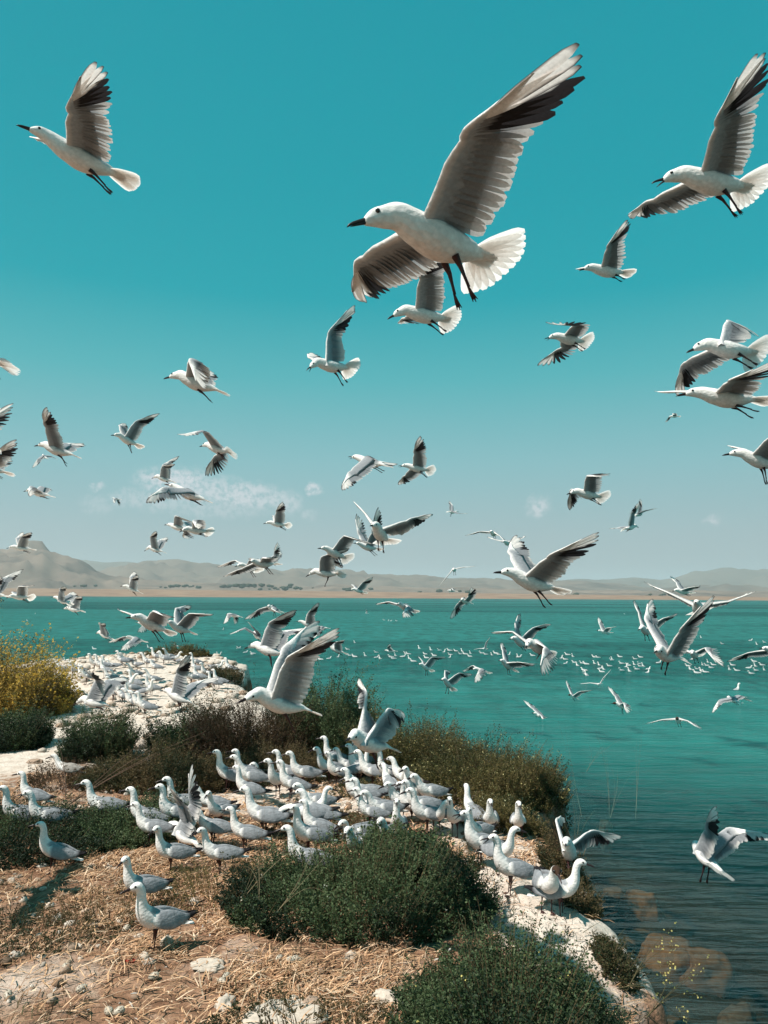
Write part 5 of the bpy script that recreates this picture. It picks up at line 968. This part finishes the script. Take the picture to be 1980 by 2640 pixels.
# single stones and eggs
def rock_mesh(name,r,sx,sy,sz,col,sub=4,rough=.30,seed=0,mat=None,flat=.0):
    import bmesh
    bm=bmesh.new(); bmesh.ops.create_icosphere(bm,subdivisions=sub,radius=1)
    for v in bm.verts:
        n=mnoise.fractal(v.co*1.3+Vector((seed,seed*2,0)),.8,2,5)*rough+mnoise.noise(v.co*5+Vector((seed,0,0)))*rough*.25
        v.co*=1+n
        if flat: v.co.z=min(v.co.z,1-flat)
        v.co=Vector((v.co.x*sx,v.co.y*sy,v.co.z*sz))
    me=bpy.data.meshes.new(name); bm.to_mesh(me); bm.free(); me.polygons.foreach_set('use_smooth',np.ones(len(me.polygons),bool))
    a=me.color_attributes.new('col','FLOAT_COLOR','POINT'); a.data.foreach_set('color',np.tile([*col,1],len(me.vertices)).astype(np.float32)); me.materials.append(mat or M_STONE); return me
def on_ground(px,py,dz=0):
    z=0.0
    for _ in range(6):
        p=at_z(px,py,z); z=float(height(p[0],p[1]))
    return np.array([p[0],p[1],z+dz])
STONES=[(1110,2480,.0,0),(535,2485,.085,.03,'flat chalk stone in the straw right of the nearest gull'),]
for i,(px,py,w_,h_,lb) in enumerate([(538,2492,.075,.018,'flat chalk stone in the straw right of the nearest standing gull'),(430,2435,.038,.026,'pale lumpy stone just behind the nearest standing gull'),(370,2472,.026,.022,'white stone at the feet of the nearest standing gull'),(170,2505,.028,.022,'small brownish stone in the straw left of the nearest gull'),
    (800,2606,.06,.035,'brown grey stone at the bottom centre among weeds'),(740,2628,.16,.035,'flat white slab at the bottom edge left of centre'),(580,2596,.055,.03,'chalky stone near the bottom edge under the middle bush'),(545,2070,.05,.025,'pale flat stone between the feet of the middle crowd'),(452,2200,.035,.02,'small pale stone left of the front crowd gull'),(280,2238,.03,.018,'white pebble left of the two nearest gulls'),
    (80,1888,.07,.05,'round grey stone in the left clearing beside the dark bush'),(118,1870,.05,.03,'small stone at the top of the left clearing'),(90,1968,.08,.03,'reddish brown stone in the left clearing near the twigs'),(800,1998,.11,.045,'grey shaded stone among the back row of gulls'),(1000,2590,.07,.04,'pale stone beside the lower right bush'),(905,2470,.035,.02,'small white stone under the middle foreground bush')]):
    o=link('stone',rock_mesh('stone',0,w_,w_*.7,h_,(.52,.45,.38) if 'brown' not in lb else (.34,.25,.19),seed=i*3.1,flat=.35 if 'flat' in lb else 0),None,label=lb,category='stone'); o.location=on_ground(px,py,h_*.25); o.rotation_euler=(0,0,i*1.3)
M_EGG=bpy.data.materials.new('speckled_shell'); M_EGG.use_nodes=True; t=NT(M_EGG.node_tree); tcx=t.n('ShaderNodeTexCoord').outputs['Object']
sp1=t.n('ShaderNodeMapRange',{0:t.noise(tcx,190,3,.6),1:.52,2:.58}).outputs[0]; cE=t.mix(sp1,(.47,.41,.33),(.07,.045,.03))
t.link(t.n('ShaderNodeBsdfPrincipled',{'Base Color':cE,'Roughness':.45,'Specular IOR Level':.35}).outputs[0],t.n('ShaderNodeOutputMaterial').inputs[0])
rs=[];ne=14
for j in range(ne+1):
    ph=math.pi*j/ne; x=-math.cos(ph)*.027; r_=.0185*math.sin(ph)*(1+.18*math.cos(ph)); rs.append(np.array([x,0,0])+np.stack([np.zeros(12),max(r_,1e-4)*np.cos(np.linspace(0,2*math.pi,12,endpoint=False)),max(r_,1e-4)*np.sin(np.linspace(0,2*math.pi,12,endpoint=False))],-1))
eggme=mesh_np('egg',loft(rs)[0]*.86,loft(rs)[1],M_EGG)
for i,(px,py,lb) in enumerate([(720,2480,'speckled egg just under the left lower edge of the middle bush'),(748,2484,'left egg of the close pair below the middle bush'),(764,2482,'right egg of the close pair below the middle bush'),(396,2526,'speckled egg in the straw below right of the nearest gull'),(583,2526,'upper egg of the two lying left of the weeds at bottom centre'),(572,2540,'lower egg of the two lying left of the weeds at bottom centre'),(279,2616,'left egg of the pair at the bottom edge below the nearest gull'),(306,2617,'right egg of the pair at the bottom edge below the nearest gull'),(210,2558,'egg on straw at the bottom left below the shadow'),(168,2503,'dusty egg half hidden in straw left of the nearest gull'),(20,2576,'speckled egg at the left edge near the bottom'),(760,2588,'egg beside the brown stone at the bottom centre'),(325,2402,'egg in the straw left behind the nearest gull'),(1165,2560,'pale egg under the lower right bush'),(590,2150,'egg lying between the feet of the front crowd')]):
    o=link('egg',eggme,None,label=lb,category='egg',group='gull eggs lying in the straw'); o.location=on_ground(px,py,.014); o.rotation_euler=(rg.uniform(-.2,.2),rg.uniform(-.3,.3),rg.uniform(0,6.28))
# red scrap by the nearest gull
o=link('scrap',rock_mesh('scrap',0,.024,.014,.006,(.42,.045,.03),sub=2,rough=.5,seed=4),None,label='small red scrap on the straw at the feet of the nearest gull',category='scrap'); o.location=on_ground(338,2482,.008)
# submerged rocks
M_SUB=attr_mat('lake_rock',rough=.9,bump=.5,bscale=14,var=.25,spec=.1)
for i,(px,py,w_,d_,lb) in enumerate([(1655,2306,.21,.14,'brown underwater rock nearest to the cliff below the flying-away gull'),(1722,2432,.24,.24,'large brown underwater rock in the middle of the lower right water'),(1818,2462,.17,.21,'brown underwater rock right of the largest one'),(1650,2372,.17,.22,'dim underwater rock between the cliff and the largest one'),(1585,2258,.16,.12,'dim underwater rock close to the cliff under the winged gull'),(1900,2560,.30,.12,'faint dark underwater rock at the lower right corner'),(1560,2090,.10,.10,'faint underwater rock beside the right bank'),(1750,2590,.22,.14,'faint underwater rock beneath the yellow flowering stems')]):
    p=at_z(px,py,WATER_Z-.06); o=link('underwater_rock',rock_mesh('lake_rock',0,w_*.85,d_*.85,.22,(.36,.20,.11) if 'brown' in lb else (.22,.15,.10),sub=4,rough=.28,seed=i*5.3,mat=M_SUB,flat=.25),None,label=lb,category='rock')
    o.location=(p[0],p[1],WATER_Z-(.215 if 'brown' in lb else .34)); o.rotation_euler=(0,0,i*.8)
# far trees on the opposite shore
pts=[(r_,) for r_ in range(0)]
V=[];FF=[];n=0; rt=np.random.default_rng(5)
for c0,w_,k,yy in ((640,90,40,1510),(470,60,14,1512),(740,60,18,1516),(900,60,12,1519),(220,30,5,1510),(1120,120,5,1524),(1480,90,6,1534),(1700,60,6,1535)):
    for _ in range(k):
        px=c0+rt.normal(0,w_*.5); d=1500+rt.uniform(60,330); p=at_d(px,yy+rt.uniform(-3,3),d); s=rt.uniform(2,6)
        v=IV*np.array([s*1.4,s,s*.75])*(.75+.5*rt.random((12,1)))+p; V.append(v); FF.append(IF+n); n+=12
link('far_trees',mesh_np('far_trees',np.concatenate(V),np.concatenate(FF),M_LEAF,np.array((.05,.065,.04))),None,kind='stuff')
# straw nest on the right bank
nb=link('nest',None,label='reddish straw nest on the right bank under the resting dark-headed gull',category='nest'); npos=on_ground(1322,1985,.16); npos[2]+=.0; nb.location=npos
r=np.random.default_rng(3); m=260; a=r.random(m)*6.28; R_=.10+.05*r.random(m); P=np.stack([np.stack([np.cos(a+t)*R_*(1+.2*t),np.sin(a+t)*R_*(1+.2*t),-.03+.06*r.random(m)+.02*t],-1) for t in (-.7,-.35,0,.35,.7)],1)
V,Fq,C=ribbon_tubes(P,np.full((1,5,1),.0022),np.array((.50,.22,.10))*(.6+.6*r.random((m,1)))); link('nest_straw',mesh_np('nest_straw',V,Fq,M_STRAW,C),nb,kind='stuff')

# moulted feathers and droppings on the colony ground
n=420; x=rg.uniform(-2.8,1.0,n); y=rg.uniform(2.5,7.0,n); kk=sdf(x,y)>.05; x=x[kk]; y=y[kk]; n=len(x); a=rg.random(n)*6.28; L=rg.uniform(.012,.04,n); W_=L*rg.uniform(.15,.4,n); z=height(x,y)+.010
p=np.stack([x,y,z],-1); d=np.stack([np.cos(a),np.sin(a),rg.uniform(-.05,.4,n)],-1)*L[:,None]; sd_=np.stack([-np.sin(a),np.cos(a),np.zeros(n)],-1)*W_[:,None]
V=np.stack([p,p+d*.5+sd_*.5+[0,0,.003],p+d,p+d*.5-sd_*.5+[0,0,.003]],1).reshape(-1,3)
link('fallen_feathers',mesh_np('fallen_feathers',V,np.arange(n*4).reshape(-1,4),M_FLOWER,np.array((.66,.64,.60))),None,kind='stuff')

# ================================================================ STANDING, FAR AND FLOATING GULLS
rs_=random.Random(4)
for hx,hy_,fy,a,pose,hyaw,op,lb in STANDERS:
    hh=HEAD_H[pose]; hx0=HEAD_X[pose]; psi=D(180+a+(rs_.uniform(-4,26) if a<45 and fy is None else 0)); z=0.0; s=1.0
    if pose=='down': hh=.135
    for it in range(8):
        p=at_z(hx,hy_,z+hh*s); bx=p[0]-math.cos(psi)*hx0*s*(0.75 if hyaw else 1); by=p[1]-math.sin(psi)*hx0*s; z=float(height(bx,by))
        if fy is not None and it<6:
            g=at_z(hx,fy,z); want=(CAMZ-z)-(math.hypot(g[1],g[0]*0))*0; 
            # head height above ground if the feet row is true
            r=px_ray(hx,hy_); t_=g[1]/r[1]; zz_=CAMZ+r[2]*t_; s=min(max((zz_-z)/hh,.88),1.10)
    lod=0
    ro=place_stander((bx,by,z+.001),psi,s,lb,pose,D(hyaw),'O' in op,'K' in op,lod,'Y' in op); ro.rotation_euler[1]=D(rs_.uniform(-4,7)); ro.rotation_euler[0]=D(rs_.uniform(-3,3))
# resting dark-headed gull on its nest
o=place_stander(tuple(npos-np.array([0,0,.02])),D(176),1.0,'dark-headed gull resting on its straw nest in the right bank scrub','low',0,False,True,1)
# far gravel gulls
ORD=['leftmost','second from the left','third from the left','fourth from the left','fifth from the left','sixth from the left','seventh from the left','eighth from the left','ninth from the left','tenth from the left','eleventh from the left','twelfth from the left','thirteenth from the left','fourteenth from the left','fifteenth from the left','sixteenth from the left']
def mz(px,py): return 'on the left slope of' if px<230 else 'along the crest of' if py<1716 else 'low in the gap before' if py>1810 else 'at the right end of' if px>480 else 'on the brow of' if py<1752 else 'on the middle slope of'
_z={}
for i,(px,py) in enumerate(MOUND): _z.setdefault(mz(px,py),[]).append((px,i))
MZ={}
for zn,l in _z.items():
    for r_,(px,i) in enumerate(sorted(l)): MZ[i]=(zn,ORD[r_])
for i,(px,py) in enumerate(MOUND):
    p=on_ground(px,py)
    zone,ordn=MZ[i]
    ps=rs_.choice(['up','up','mid','low','bent']) if py<1775 else rs_.choice(['up','up','bent'])
    a=D(180+rs_.choice([0,0,0,10,-15,25,180,40]))
    place_stander((p[0],p[1],p[2]),a,rs_.uniform(.95,1.08),'white gull %s the far gravel mound, %s'%(zone,ordn),ps,0,False,False,1,False,'gulls resting on the far gravel mound')
# floating gulls: one small mesh each
def float_mesh(pose):
    rows=[(x,z-.065 if pose!='low' else z-.045,a,b) for x,z,a,b in NECKS['sit' if pose=='sit' else 'low']]
    rings,cen,rw=spine_loft(rows,10); V,Fl=loft(rings,flip=True); PR=np.repeat(np.linspace(0,1,len(rings)),10); top=np.tile(np.sin(np.linspace(0,2*math.pi,10,endpoint=False)),len(rings))
    c=np.tile(WHITE,(len(V),1)); m=sm(.10,.2,PR)*sm(.46,.38,PR)*sm(.1,.5,top); c=c+(GREY*1.25-c)*m[:,None]; m=sm(.10,.05,PR)*sm(-.2,.2,top); c=c+(BLACK-c)*m[:,None]; m=sm(.955,.985,PR); c=c+(BLACK-c)*m[:,None]
    return mesh_np('float_gull',V,Fl,M_BODY,c)
FM=[float_mesh('sit'),float_mesh('low')]
for i,(px,py) in enumerate(FLOAT):
    p=at_z(px,py+4,WATER_Z); 
    zx=['by the left bushes','before the left point','left of the tall wingtips','right of the tall wingtips','at the start of the raft','left of centre in the raft','in the centre of the raft','under the V-winged pair','right of the hanging-wing gull','in the open right raft','left of the big mottled gull','under the big mottled gull','right of the big mottled gull','near the right edge'][min(13,[k for k,e in enumerate((100,240,560,860,960,1060,1180,1320,1450,1570,1680,1780,1880,9999)) if px<e][0])]
    zy='far row' if py<1690 else ('middle row' if py<1712 else 'near row')
    zone=zx+', '+zy
    o=link('gull',FM[i%3!=0 and 1 or 0],None,label='tiny white gull floating %s'%zone,category='gull',group='gulls floating on the lake')
    o.location=(p[0],p[1],WATER_Z); o.rotation_euler=(0,0,D(180+rs_.uniform(-35,35)+(180 if rs_.random()<.2 else 0))); s=rs_.uniform(.72,.92); o.scale=(s,s,s)
o=link('gull',FM[0],None,label='lone white gull floating at the right, nearer than the raft',category='gull'); p=at_z(1896,1778,WATER_Z); o.location=(p[0],p[1],WATER_Z); o.rotation_euler=(0,0,D(5)); o.scale=(1.1,)*3
# gull just outside the left side of the frame whose shadow falls on the straw
make_flyer(300,[math.log(3.9),-13.0,3.72,D(184),D(8),0,0,0,D(50),D(8),D(5),0,D(-8),D(-12),0,D(8),D(5),0,D(-5),D(-12),0],'gull passing just outside the left edge of the picture above the straw','',False)
